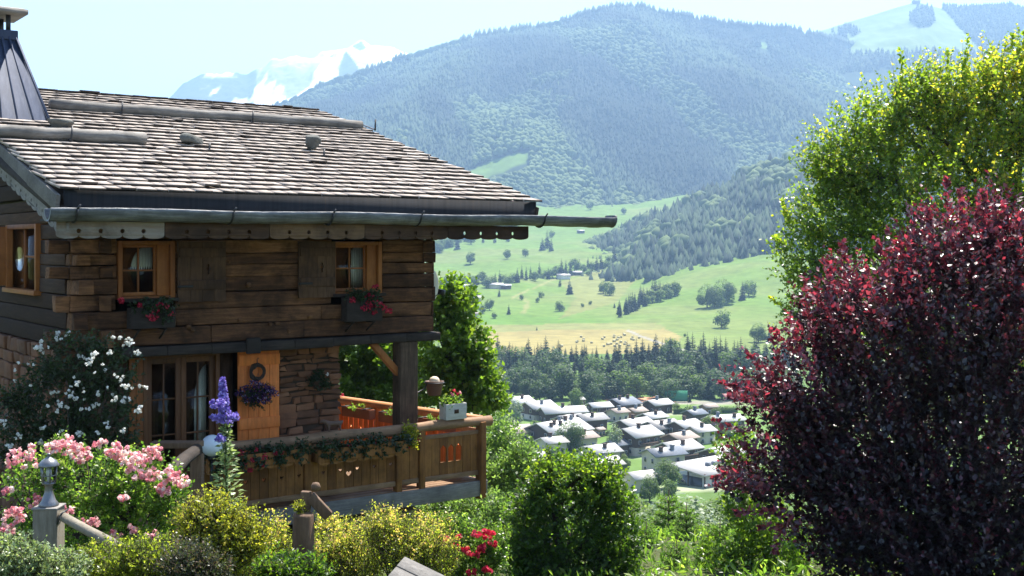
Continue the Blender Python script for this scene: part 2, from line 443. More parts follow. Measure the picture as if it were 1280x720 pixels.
def onhill(h, n, px0, px1, keep=None, qpow=1.0):
    px = rng.uniform(px0, px1, n); q = rng.random(n) ** qpow
    P = h.xyz(px, q); py = HY - P[:, 2] / P[:, 1] * F
    k = np.ones(n, bool) if keep is None else keep(px, py, q, P)
    return P[k], px[k], py[k]
def keep_m(px, py, q, P):
    k = np.ones(len(px), bool)
    for i, pl in enumerate(CLEAR): k &= ~((inpoly(px, py, pl) | (i < 2) & (inpoly(px, py - 7, pl) | inpoly(px, py - 13, pl))) & (rng.random(len(px)) > (.0 if i < 2 else .35)))
    return k
P, px, py = onhill(mount, 46000, 330, 1300, keep_m)
# thicker along the crest so the skyline is jagged with single tree tops
pc = rng.uniform(340, 1100, 1500); Pc = mount.xyz(pc, np.full(1500, .997)); P = np.vstack([P, Pc]); px = np.concatenate([px, pc]); py = np.concatenate([py, np.full(1500, 50.)])
bd = fbm(P[:, 0] / 160 + P[:, 1] / 900, P[:, 1] / 420, 31, 4)
broad = bd + .16 * smooth(py, 120, 250) > .64
hm_ = rng.uniform(15, 30, len(P)); hm_[-1500:] = rng.uniform(18, 46, 1500)
wood('mountain_forest', P, hm_ * np.where(broad, .85, 1), broad, [M_con, M_brd], tb=np.clip((fbm(P[:, 0] / 240 + P[:, 1] / 700, P[:, 1] / 500, 41, 5) - .5) * 3.6 + .45, 0, 1))
P, px, py = onhill(back, 9000, 980, 1500, lambda px, py, q, P: ~grassy(px, py) & (q > .3))
pc = rng.uniform(1178, 1500, 500); P = np.vstack([P, back.xyz(pc, np.full(500, .99))])
wood('far_ridge_forest', P, rng.uniform(15, 30, len(P)), np.zeros(len(P), bool), [M_con, M_brd])
P, px, py = onhill(spur, 6500, 690, 1350, lambda px, py, q, P: (q > .06 + .35 * smooth(px, 790, 700) * rng.random(len(px))) )
bd = fbm(P[:, 0] / 45, P[:, 1] / 45, 61, 3)
wood('hill_forest', P, rng.uniform(15, 30, len(P)), bd > .56, [M_con, M_brd])

# ================================================================== THE CHALET
ANG = math.atan2(1500, 2060)               # direction of the long front wall
HB = np.array([-1.267, 19.0, -4.4])        # foot of the right front corner
ca, sa = cos(ANG), sin(ANG)
def toL(p): p = np.asarray(p, float); return np.array([p[0] * ca + p[1] * sa, -p[0] * sa + p[1] * ca, p[2]])
EYE = toL(-HB)
def ray(px, py): return toL(((px - CX) / F, 1.0, (HY - py) / F))
def L(px, py, y): r = ray(px, py); k = (y - EYE[1]) / r[1]; q = EYE + r * k; return q[0], q[2]      # on a plane parallel to the front
def LX(px, py, x): r = ray(px, py); k = (x - EYE[0]) / r[0]; q = EYE + r * k; return q[1], q[2]     # on a plane parallel to the gable
def W(x, y, z): return np.array([x * ca - y * sa, x * sa + y * ca, z]) + HB                          # house coordinates to world
def lx(px, y): return L(px, 300, y)[0]

M_log = grain('old_larch_log', [(0, (.016, .007, .004)), (.28, (.06, .026, .012)), (.5, (.15, .066, .028)), (.72, (.30, .140, .062)), (1, (.46, .25, .125))], (.9, 9, 9), 3, .85, .8, .36, stain=.7)
M_logv = grain('old_larch_board', [(0, (0.040, 0.018, 0.008)), (.4, (0.112, 0.050, 0.019)), (.75, (0.213, 0.099, 0.039)), (1, (0.336, 0.171, 0.072))], (9, 9, .8), 3, .85, .4, .45)
M_beam = grain('blackened_beam', [(0, (0.012, 0.008, 0.007)), (.5, (0.043, 0.032, 0.026)), (1, (0.112, 0.083, 0.061))], (.8, 7, 7), 4, .85, .6, .3, stain=0.4)
M_grey = grain('weathered_grey_wood', [(0, (0.060, 0.055, 0.050)), (.5, (0.180, 0.166, 0.149)), (1, (0.360, 0.332, 0.297))], (1, 10, 10), 4, .8, .4, .35, stain=0.35)
M_greyv = grain('weathered_grey_post', [(0, (0.055, 0.034, 0.022)), (.5, (0.155, 0.093, 0.056)), (1, (0.300, 0.186, 0.112))], (9, 9, .8), 4, .8, .4, .35, stain=0.4)
M_fascia = grain('fascia_board', [(0, (.02, .011, .007)), (.4, (.07, .036, .02)), (.7, (.20, .12, .065)), (1, (.30, .29, .27))], (.7, 8, 8), 3, .8, .4, .7, stain=.5)
M_orange = grain('bounce_lit_larch', [(0, (0.337, 0.090, 0.018)), (.5, (0.759, 0.213, 0.045)), (1, (1.160, 0.386, 0.090))], (8, 8, .9), 3, .6, .2, .4, stain=0.18)  # orange wood, its colour brightened for bounce light off the sunlit deck
M_orangeh = grain('bounce_lit_larch_rail', [(0, (0.266, 0.105, 0.040)), (.5, (0.532, 0.236, 0.092)), (1, (0.731, 0.394, 0.185))], (.9, 8, 8), 3, .6, .2, .4)
M_rail = grain('balcony_board', [(0, (0.078, 0.032, 0.010)), (.4, (0.208, 0.087, 0.024)), (.75, (0.376, 0.170, 0.048)), (1, (0.546, 0.267, 0.085))], (9, 9, .9), 3, .8, .3, .45, stain=0.4)
M_railh = grain('balcony_rail', [(0, (0.094, 0.051, 0.025)), (.5, (0.270, 0.156, 0.084)), (1, (0.468, 0.297, 0.174))], (.8, 8, 8), 3, .75, .3, .35, stain=0.35)
M_postw = grain('old_post', [(0, (.028, .018, .011)), (.45, (.10, .062, .038)), (.8, (.21, .14, .085)), (1, (.32, .23, .15))], (9, 9, .7), 3.5, .85, .6, .3, stain=.5)
M_casing = grain('window_casing', [(0, (0.121, 0.037, 0.009)), (.5, (0.302, 0.104, 0.024)), (1, (0.464, 0.183, 0.048))], (7, 7, .9), 3, .6, .2, .4, stain=0.3)
M_shut = grain('shutter_board', [(0, (.028, .014, .008)), (.5, (.11, .058, .031)), (1, (.23, .135, .075))], (8, 8, .9), 3.5, .85, .4, .35, stain=.5)
M_shing = grain('split_shingle', [(0, (0.131, 0.104, 0.084)), (.35, (0.306, 0.256, 0.216)), (.7, (0.474, 0.411, 0.359)), (1, (0.703, 0.619, 0.540))], (9, 1.2, 3), 3, .8, .2, .35, spec=.15, stain=0.22)
M_endg = grain('shingle_end_grain_shade', [(0, (.02, .017, .015)), (1, (.09, .078, .068))], (3, 3, 3), 4, .9, .2, .4, spec=.1)  # dark end grain that also paints shade on butts and undersides
M_stone = grain('wall_stone', [(0, (0.068, 0.034, 0.020)), (.3, (0.169, 0.079, 0.041)), (.6, (0.263, 0.117, 0.057)), (.85, (0.348, 0.172, 0.091)), (1, (0.443, 0.228, 0.091))], (1, 1, 1.6), 6, .9, .6, .6, stain=0.3)
M_mort = grain('mortar', [(0, (0.038, 0.025, 0.015)), (1, (0.098, 0.065, 0.040))], (1, 1, 1), 9, .95, .4, .2)
M_zinc = grain('bitumen_flashing', [(0, (.016, .017, .02)), (.6, (.034, .036, .042)), (.85, (.05, .040, .036)), (1, (.085, .05, .04))], (9, 2, .1), 2, .9, .1, .08, spec=.1)
M_gut = grain('wooden_gutter', [(0, (.02, .022, .025)), (.45, (.12, .13, .145)), (.75, (.25, .255, .26)), (1, (.46, .46, .44))], (.5, 6, 6), 5, .42, .6, .15, spec=.6, stain=.6)
M_lead = grain('zinc_sheet', [(0, (0.017, 0.025, 0.051)), (.5, (0.041, 0.055, 0.096)), (1, (0.110, 0.127, 0.180))], (5, 5, .5), 3, .65, .15, .3, spec=.2)
M_iron = plain('black_iron', (.02, .02, .022), .5, .5)
M_dark = plain('dark_room', (.012, .010, .009), .9, .1)
M_lace = plain('lace_curtain', (.80, .77, .68), .9, .1, var=.2, nscale=60)
M_pebble = grain('field_stone', [(0, (0.039, 0.039, 0.035)), (.5, (0.105, 0.105, 0.094)), (1, (0.198, 0.198, 0.172))], (1, 1, 1), 9, .9, .8, .3)
mg, tg, pg = nt('window_glass'); tg.nodes.remove(pg)
g1 = N(tg, 'ShaderNodeBsdfTransparent'); g1.inputs[0].default_value = (.9, .92, .9, 1)
g2 = N(tg, 'ShaderNodeBsdfGlossy'); g2.inputs['Roughness'].default_value = .03
fr = N(tg, 'ShaderNodeFresnel'); fr.inputs[0].default_value = 1.42
gm = N(tg, 'ShaderNodeMixShader'); tg.links.new(fr.outputs[0], gm.inputs[0]); tg.links.new(g1.outputs[0], gm.inputs[1]); tg.links.new(g2.outputs[0], gm.inputs[2])
tg.links.new(gm.outputs[0], tg.nodes['Material Output'].inputs['Surface'])
M_glass = mg

house = thing('timber_chalet', HB, 'old dark timber chalet with shingled roof and a wooden balcony, on the left', 'chalet', rotz=ANG)
def part(name, mb, mats, parent=house, **k): return mb.build(name, mats, parent, **k)

XL = lx(88, 0)                              # left front corner of the upper wall
EYY, XR = -1.318, 1.13                      # eave line and right verge
XLV = XR - 7.2
TAN = .28
ZE = .583 + 4.4                             # underside of the lowest shingle course (local z)
RIDGE_Y = EYY + 7.57
def roofz(y): return ZE + (y - EYY) * TAN
def LR(px, py):                             # a point on the roof slope
    r = ray(px, py); k = (ZE + (EYE[1] - EYY) * TAN - EYE[2]) / (r[2] - r[1] * TAN); return EYE + r * k
ZB0, ZB1 = L(400, 434, -.05)[1], L(400, 421.5, -.05)[1]    # beam
WALLTOP = roofz(0) - .30

# --- upper log wall, rows of hewn logs broken at the two windows
wx = [(L(146, 340, 0)[0], L(219, 340, 0)[0]), (L(414, 340, 0)[0], L(477, 340, 0)[0])]
wz = (L(180, 374, 0)[1], L(180, 301, 0)[1]); wz2 = (L(440, 368, 0)[1], L(440, 302, 0)[1])
mb = MB(); z = ZB1; rows = []
while z < WALLTOP - .05:
    h = rng.uniform(.16, .25); h = min(h, WALLTOP - z); rows.append((z, z + h)); z += h
for z0, z1 in rows:
    cuts = [XL]; zc = (z0 + z1) / 2
    segs = []; x = XL
    for (a, b), (c0, c1) in zip(wx, (wz, wz2)):
        if c0 - .06 < zc < c1 + .06: segs.append((x, a)); x = b
    segs.append((x, 0.0))
    for a, b in segs:
        xs = [a]
        while b - xs[-1] > 2.6: xs.append(xs[-1] + rng.uniform(1.2, 2.3))
        xs.append(b); tt = rng.random()
        for p0, p1 in zip(xs, xs[1:]):
            o = rng.uniform(-.028, .016)
            mb.box(p0 + .003, p1 - .003, o, .2 + o, z0 + .006, z1 - .004, t=np.clip(tt + rng.uniform(-.15, .15), 0, 1), j=.011)
part('log_wall', mb, M_log, bevel=.012)
# knots and cut pegs on the front
for px, py in ((235, 408), (300, 400), (337, 405), (346, 404), (240, 412), (132, 418), (360, 414), (270, 373), (285, 327), (310, 356), (387, 396)):
    mb = MB(); x, zz = L(px, py, 0); mb.lathe([(.0, 0), (.045, .0), (.04, .03), (.0, .035)], (0, 0, 0), 8, .95, False)
    v = mb.v[-1]; mb.v[-1] = np.stack([v[:, 0] * rng.uniform(.6, 1.1) + x, -v[:, 2] - .012, v[:, 1] * rng.uniform(.6, 1) + zz], -1); part('log_knot', mb, M_log)
# gable wall on the left with its lower stone part
mb = MB(); GY = 10.5
gw = [LX(12, 320, XL)[0], LX(50, 320, XL)[0]]; gz0, gz1 = LX(40, 362, XL)[1], LX(40, 280, XL)[1]
for z0, z1 in rows + [(WALLTOP + .24 * k, WALLTOP + .24 * (k + 1)) for k in range(8)]:
    y0 = .22; y1 = GY
    if z1 > WALLTOP: y0 = max(.22, (z1 - ZE + .25) / TAN + EYY + .1); y1 = 2 * RIDGE_Y - y0
    ss = [(y0, y1)]
    if gz0 - .05 < (z0 + z1) / 2 < gz1 + .05: ss = [(y0, min(gw)), (max(gw), y1)]
    for a, b in ss:
        if b - a > .05: mb.box(XL - rng.uniform(-.01, .012), XL + .2, a, b, z0 + .005, z1 - .004, j=.005)
part('gable_wall', mb, grain('shaded_larch_log_gable', [(0, (.010, .005, .003)), (.4, (.034, .016, .008)), (.75, (.085, .044, .022)), (1, (.16, .09, .05))], (9, .9, 9), 3, .85, .5, .5), bevel=.012)  # darker copy of the log colours; the gable's shade is put into them
mb = MB()
mb.box(-.19, -.004, .215, GY, ZB1, WALLTOP, t=.2)
for z0, z1 in rows: mb.box(-.2, 0.002, .24, GY, z0 + .005, z1 - .004)
mb.box(XL, 0, GY, GY + .2, ZB0, WALLTOP)
for k in range(8):
    zz = WALLTOP + .24 * k; y0 = (zz + .24 - ZE + .25) / TAN + EYY + .1
    if 2 * RIDGE_Y - 2 * y0 > 0: mb.box(-.2, 0, max(y0, .25), min(GY, 2 * RIDGE_Y - y0), zz, zz + .235)
mb.box(XL + .03, -.03, .22, GY - .02, ZB0 + .02, ZB1 - .03, t=.2)
part('back_wall', mb, M_log)
# crossing log ends at the corners
def log_end(*q, **k): mb = MB(); mb.box(*q, **k); part('log_end', mb, M_log, bevel=.012)
for i, (z0, z1) in enumerate(rows):
    e = rng.uniform(.12, .36)
    if i % 2 == 0: log_end(XL - rng.uniform(.16, .3), XL - .016, .005, .2, z0 + .01, z1 - .01, j=.012)
    else: log_end(XL + .005, XL + .19, -e, -.02, z0 + .01, z1 - .01, j=.012)
    if i % 2 == 0: log_end(XL + .36, XL + .52, -rng.uniform(.05, .2), -.02, z0 + .01, z1 - .01, j=.012)
    e = [.02, .02, .05, .03, .03, .06, .05, .10, .16, .20, .26, .22, .28][min(i, 12)]
    log_end(.002, .02 + e, .01, .21, z0 + .001, z1 - .001, j=.004, t=rng.uniform(0, .35))
    if i > 4: log_end(-.19, -.01, -e, -.02, z0 + .01, z1 - .01, j=.008, t=rng.uniform(0, .3))
# floor beam
mb = MB(); n = 9
xs = np.linspace(L(150, 440, -.05)[0], .10, n)
for a, b in zip(xs, xs[1:]): mb.box(a, b + .002, -.11 + rng.uniform(-.008, .008), .14, ZB0 + rng.uniform(-.01, .01), ZB1 - .012, t=.45)
mb.box(lx(308, -.14), lx(326, -.14), -.16, -.1, ZB0 - .03, ZB1 + .05, t=.2)
part('floor_beam', mb, M_beam, bevel=.02)

# --- roof: boarding, shingles, edge boards
def slope(mb, x0, x1, y0, y1, off0, off1, t=.4):
    v = []
    for yy in (y0, y1):
        zc = roofz(yy) if yy <= RIDGE_Y + 1e-6 else 2 * roofz(RIDGE_Y) - roofz(yy)
        for o in (off0, off1):
            for x in (x0, x1): v.append((x, yy, zc + o))
    mb.add(v, np.array([(0, 1, 3, 2), (4, 6, 7, 5), (0, 4, 5, 1), (2, 3, 7, 6), (0, 2, 6, 4), (1, 5, 7, 3)]), t)
mb = MB(); slope(mb, XLV + .04, XR - .03, EYY + .06, RIDGE_Y, -.10, -.012); slope(mb, XLV + .04, XR - .03, RIDGE_Y, 2 * RIDGE_Y + .9, -.10, .03)
for yy in (-.9, 1.6, 4.0, RIDGE_Y - .05): slope(mb, XLV + .1, XR - .15, yy, yy + .16, -.3, -.10, .1)
roof = part('roof', mb, M_beam)
mb = MB(); row = 0; y = EYY - .03; EXPO = .27
while y < RIDGE_Y - .02:
    x = XLV - rng.uniform(0, .05); wob = rng.uniform(-.010, .010); zr0 = rng.uniform(.076, .086)
    while x < XR:
        wd = rng.uniform(.13, .36); x1 = min(x + wd, XR + rng.uniform(-.02, .05)); dy = rng.normal(0, .009) + wob; ln = min(.66, RIDGE_Y + .12 - y)
        if x1 - x < .05: break
        z0 = zr0 + rng.normal(0, .003) + (.02 if rng.random() < .03 else 0); th = rng.uniform(.024, .031); tw = rng.normal(0, .0015)
        a, b = y + dy, y + dy + ln
        v = []
        for yy, zo in ((a, z0), (b, .006)):
            for q in (0, th):
                v += [(x + .001, yy, roofz(yy) + zo + q - tw), (x1 - .001, yy + rng.uniform(-.008, .008), roofz(yy) + zo + q + tw)]
        mb.add(v, np.array([(4, 6, 7, 5), (2, 3, 7, 6), (0, 2, 6, 4), (1, 5, 7, 3)]), np.clip(rng.normal(.55, .13), 0, 1)); mb.f.append((np.array([(0, 1, 3, 2), (0, 4, 5, 1)]) + mb.n - 8, 1))
        x = x1
    y += EXPO * rng.uniform(.94, 1.05); row += 1
part('shingle_cover', mb, [M_shing, M_endg], roof)
mb = MB()
a = np.array((XLV - .03, EYY + .02, roofz(EYY) - .09)); b = np.array((XLV - .03, RIDGE_Y, roofz(RIDGE_Y) - .09))
mb.bar(a, b, .05, .2, t=.3); part('verge_board', mb, M_grey, roof, bevel=.006)
mb = MB(); a[0] = b[0] = XR - .02; a[2] += .01; b[2] += .01; mb.bar(a, b, .05, .12, t=.3); part('verge_board', mb, M_beam, roof, bevel=.006)
mb = MB()
xs = [XLV + .05, XR - .02]
for a, b in zip(xs, xs[1:]): mb.box(a, b - .006, EYY + .045, EYY + .075, L(400, 264, EYY)[1] - .1, ZE + .070)
part('eave_board', mb, M_zinc, roof)
# --- gutter: a hollowed log, half pipe, longer than the eave
GYY = EYY - .10; gx0, gx1 = lx(59, GYY), lx(764, GYY); GZ = L(410, 271, GYY)[1]; GR = .150
def gutter(mb, x0, x1, n, r, t):
    pr = [(r * cos(a), r * sin(a)) for a in np.linspace(R(176), R(364), 15)] + [(r * .8 * cos(a), r * .8 * sin(a)) for a in np.linspace(R(364), R(176), 15)]
    V = []; k = len(pr)
    for i, x in enumerate(np.linspace(x0, x1, n)):
        s_ = 1 + .05 * sin(i * 1.7) * .6 + rng.uniform(-.012, .012); w_ = .008 * sin(x * 2.1)
        for a, b in pr: V.append((x, GYY + a * s_, GZ + b * s_ + .05 + w_))
    f = [(i * k + j, i * k + (j + 1) % k, (i + 1) * k + (j + 1) % k, (i + 1) * k + j) for i in range(n - 1) for j in range(k)]
    f += [(j, j + 1, k - 2 - j, k - 1 - j) for j in range(14)] + [((n - 1) * k + j, (n - 1) * k + k - 1 - j, (n - 1) * k + k - 2 - j, (n - 1) * k + j + 1) for j in range(14)]
    mb.add(V, f, t)
mb = MB(); gutter(mb, gx0, gx1, 60, GR, .45)
mb.lathe([(.0, 0), (GR * .9, 0), (GR * .95, .03), (0, .04)], (0, 0, 0), 16, .9, False)
v = mb.v[-1]; mb.v[-1] = np.stack([gx1 - .02 + v[:, 2], GYY + v[:, 0], GZ + .03 + np.minimum(v[:, 1], .06)], -1)
gut = part('gutter', mb, M_gut, smooth=True)
for px in (92, 286, 410, 520, 674):
    mb = MB(); x = lx(px, GYY)
    mb.tube([(x, GYY + (GR + .012) * cos(a), GZ + .05 + (GR + .012) * sin(a)) for a in np.linspace(R(184), R(330), 9)] , .014, 6)
    mb.tube([(x + .03, GYY - GR - .03, GZ + .1), (x, GYY - GR - .012, GZ + .045)], .012, 6)
    part('gutter_hook', mb, M_iron, gut)
# --- scalloped fascia of several boards
def scallop(length, h, pitch, depth, hole, phase=0.0):
    n = max(1, round(length / pitch)); p = length / n; out = [(0, h), (0, 0)]; holes = []
    for i in range(n):
        for k in range(0, 9):
            a = pi * k / 8; out.append((p * i + p / 2 - cos(a) * p / 2, -depth * sin(a) ** .8))
        if i: holes.append([(p * i + hole * cos(b), .012 + hole * 1.1 + hole * sin(b)) for b in np.linspace(0, 2 * pi, 9)[:-1]])
    out.append((length, 0)); out.append((length, h))
    cl = [out[0]]
    for q in out[1:]:
        if math.dist(q, cl[-1]) > 1e-4: cl.append(q)
    return cl, holes
FY = EYY + .03; fz0, fz1 = L(300, 297, FY)[1], L(300, 279, FY)[1]
bx = [lx(p, FY) for p in (70, 206, 337, 456, 560, 661)]
for k, (a, b) in enumerate(zip(bx, bx[1:])):
    o, hl = scallop(b - a - .01, fz1 - fz0 - .03, .285, .05, .03)
    mb = MB(); mb.plate(o, hl, .03, lambda u, v, w_: (a + u, FY + w_ + .002 * k, fz0 + .03 + v), t=[1, .4, .72, .42, .3][k])
    part('scalloped_fascia', mb, M_fascia)
# --- left gable: verge log and its scalloped board climbing with the roof
mb = MB(); y0 = GYY + .02
mb.tube([(XLV + .06 - .02 * k, y0 + k * .8, roofz(y0) - .22 + k * .8 * TAN) for k in range(10)], .085, 10, t=.4, wob=.04)
part('verge_log', mb, M_beam, smooth=True)
o, hl = scallop(5.2, .16, .27, .055, .026)
mb = MB(); cs = cos(math.atan(TAN)); sn = sin(math.atan(TAN))
mb.plate(o, hl, .03, lambda u, v, w_: (XLV + .08 + w_, FY + u * cs - v * sn, roofz(FY) - .50 + u * sn + v * cs), t=.95)
part('scalloped_fascia', mb, M_grey)
mb = MB(); mb.box(XLV + .1, XR - .1, FY + .1, .0, fz1 + .02, fz1 + .05, t=.1); part('soffit', mb, M_beam)

# --- snow logs lying on the roof in iron hooks
def hook(p, r):
    r = r * .9
    mb = MB(); y0, z0 = p[1] - r * 1.1, p[2]
    mb.bar((p[0], y0 - .05, z0 - .01), (p[0] + .02, y0 - .03, z0 + 2 * r + .05), .03, .018, (1, 0, 0)); mb.bar((p[0], y0 + .4, z0 + .13), (p[0], y0 - .06, z0 + .005), .035, .015)
    return mb
for (pa, pb), hk, rr in ((((62, 143), (452, 167)), (160, 305, 434), .085), (((-60, 173), (187, 191)), (-15, 84), .09)):
    a, b = LR(*pa), LR(*pb); yv = (a[1] + b[1]) / 2; mb = MB(); r = rr
    pts = [(x, yv + .012 * sin(i * 1.3), roofz(yv) + .08 + r + .010 * sin(i * 2.1 + 1)) for i, x in enumerate(np.linspace(a[0], b[0], 12))]
    mb.tube(pts, [r * (1 + .05 * sin(i * 1.9)) for i in range(12)], 14, t=.55)
    lg = part('snow_log', mb, M_grey, smooth=True)
    for px in hk:
        x = LR(px, (pa[1] + pb[1]) / 2)[0]; part('iron_hook', hook((x, yv, roofz(yv) + .07), r), M_iron, lg)
for px, py in ((258, 194), (401, 201), (532, 207)):
    q = LR(px, py); part('iron_hook', hook((q[0], q[1], roofz(q[1]) + .03), .055), M_iron, roof)
# stones held on the roof
import bmesh
def stone(name, size, seed, mat, loc, label, cat, group=None):
    bm = bmesh.new(); bmesh.ops.create_icosphere(bm, subdivisions=3, radius=1); rs = np.random.default_rng(seed)
    ax = [(Vector(rs.normal(size=3)).normalized(), rs.uniform(.42, .85)) for _ in range(13)]
    for v in bm.verts:
        c = v.co.copy()
        for d, h in ax:
            k = c.dot(d)
            if k > h: c -= d * (k - h) * .97
        v.co = Vector((c.x * size[0], c.y * size[1], c.z * size[2])) * (1 + rs.uniform(-.03, .03))
    mb = MB(); mb.add(np.array([v.co[:] for v in bm.verts]), np.array([[v.index for v in f.verts] for f in bm.faces]), .6); bm.free()
    return tag(mb.build(name, mat, loc=loc, rotz=ANG), label, cat, group)
for px, py, lab, sd_, s3 in ((241, 189, 'rounded grey stone resting on the shingles below the end of the lower log', 3, (.21, .15, .13)), (391, 196, 'pointed grey stone wedged on the shingles right of the rounded one', 5, (.2, .15, .17)), (79, 170, 'flat grey stone half hidden behind the lower roof log', 8, (.22, .16, .14))):
    q = LR(px, py); stone('roof_stone', s3, sd_, M_pebble, W(q[0], q[1] + (.2 if px == 79 else .05), roofz(q[1]) + .07 + s3[2] * .85), lab, 'stone')
# --- chimney hood of standing-seam sheet, cut by the picture's left edge
q = LR(-4, 150); mb = MB(); cx, cyy = q[0], q[1] + .45; zb = roofz(cyy) - .45; zt = zb + 1.66; hb, ht = .80, .30
sq = lambda h, z_: [(cx - h, cyy - h, z_), (cx + h, cyy - h, z_), (cx + h, cyy + h, z_), (cx - h, cyy + h, z_)]
mb.add(sq(hb, zb) + sq(ht, zt), np.array([(0, 1, 5, 4), (1, 2, 6, 5), (2, 3, 7, 6), (3, 0, 4, 7), (4, 5, 6, 7)]), .5)
for k in range(7):
    u = -1 + 2 * k / 6
    mb.bar((cx + u * hb, cyy - hb - .012, zb), (cx + u * ht, cyy - ht - .012, zt), .022, .04, (0, 1, 0), t=.8); mb.bar((cx + hb + .012, cyy + u * hb, zb), (cx + ht + .012, cyy + u * ht, zt), .022, .04, (1, 0, 0), t=.7)
chim = part('chimney', mb, M_lead)
mb = MB(); mb.box(cx - ht - .04, cx + ht + .04, cyy - ht - .04, cyy + ht + .04, zt - .07, zt + .08, t=.2); part('collar', mb, M_lead, chim, bevel=.01)
mb = MB()
for i in (-1, 1):
    for k in (-1, 1): mb = MB(); mb.box(cx + i * .22 - .03, cx + i * .22 + .03, cyy + k * .22 - .03, cyy + k * .22 + .03, zt + .05, zt + .36, t=.2); part('cap_post', mb, M_iron, chim)
pass
mb = MB(); h = .46; mb.add(sq(h, zt + .33) + sq(h, zt + .40) + [(cx - h, cyy, zt + .50), (cx + h, cyy, zt + .50)], [(3, 2, 1, 0), (0, 1, 5, 4), (2, 3, 7, 6), (1, 2, 6, 9, 5), (3, 0, 4, 8, 7), (4, 5, 9, 8), (6, 7, 8, 9)], .9); part('chimney_cap', mb, M_grey, chim)

# --- windows
def window(name, x0, x1, z0, z1, px_split=None, lace='half'):
    "casing with a wide right jamb, two-by-two casement, glass and curtain; the casing is the window part"
    mb = MB(); c = .055
    xa, xb = x0 + .01, x1 - .01
    mb.box(xa, xa + c, -.035, .16, z0, z1); mb.box(xb - c * 1.2, xb, -.035, .16, z0, z1); mb.box(xa + c, xb - c * 1.2, -.03, .16, z1 - c, z1); mb.box(xa + c, xb - c * 1.2, -.05, .16, z0, z0 + c * .8)
    jx = xb - c * 1.2 - px_split                                # wide inner jamb on the right
    mb.box(jx, xb - c * 1.2 - .003, .02, .15, z0 + c * .8, z1 - c)
    wo = part(name, mb, M_casing, bevel=.005)
    fr_ = MB(); fx0, fx1, fz0_, fz1_ = xa + c + .003, jx - .003, z0 + c * .8 + .002, z1 - c - .002; b = .035
    fr_.box(fx0, fx0 + b, .06, .1, fz0_, fz1_); fr_.box(fx1 - b, fx1, .06, .1, fz0_, fz1_); fr_.box(fx0 + b, fx1 - b, .061, .1, fz0_, fz0_ + b * 1.4); fr_.box(fx0 + b, fx1 - b, .061, .1, fz1_ - b, fz1_)
    mx = (fx0 + fx1) / 2; mz = (fz0_ + fz1_) / 2
    fr_.box(mx - .013, mx + .013, .062, .095, fz0_ + b * 1.4, fz1_ - b); fr_.box(fx0 + b, mx - .013, .064, .093, mz - .012, mz + .012); fr_.box(mx + .013, fx1 - b, .064, .093, mz - .012, mz + .012)
    part('casement', fr_, M_casing, wo, bevel=.003)
    g = MB(); g.box(fx0 + b, fx1 - b, .076, .080, fz0_ + b, fz1_ - b); part('pane', g, M_glass, wo)
    cu = MB()
    def cloth(xa_, xb_, za, zb_, wave=.012, n=24, zig=0):
        V = []; xs_ = np.linspace(xa_, xb_, n)
        for i, x in enumerate(xs_): V += [(x, .10 + wave * sin(i * 1.3), zb_), (x, .10 + wave * sin(i * 1.3 + .3), za + (zig * abs(((i * .5) % 2) - 1)))]
        cu.add(V, np.array([(2 * i, 2 * i + 1, 2 * i + 3, 2 * i + 2) for i in range(n - 1)]), .5)
    if lace == 'half': cloth(fx0 + b, mx - .01, mz + .0, fz1_ - b, .004, 25, .06); cloth(mx + .01, fx1 - b, mz + .0, fz1_ - b, .004, 25, .06)
    else: cloth(mx + .05, fx1 - b, fz0_ + .03, fz1_ - b, .018); cloth(fx0 + b, fx0 + b + .07, mz, fz1_ - b, .01)
    part('curtain', cu, M_lace, wo)
    s = MB(); s.box(xa - .02, xb + .03, -.11, -.052, z0 - .03, z0 + .015, t=.3); part('sill', s, M_beam, wo, bevel=.005)
    return wo
window('window', wx[0][0], wx[0][1], wz[0], wz[1], .17, 'half')
window('window', wx[1][0], wx[1][1], wz2[0], wz2[1], .17, 'side')
mb = MB(); mb.box(XL + .25, -.25, 1.4, 1.45, ZB1, WALLTOP + .2); mb.box(XL + .21, -.21, .21, 1.4, WALLTOP + .22, WALLTOP + .25); part('room_partition', mb, M_dark)
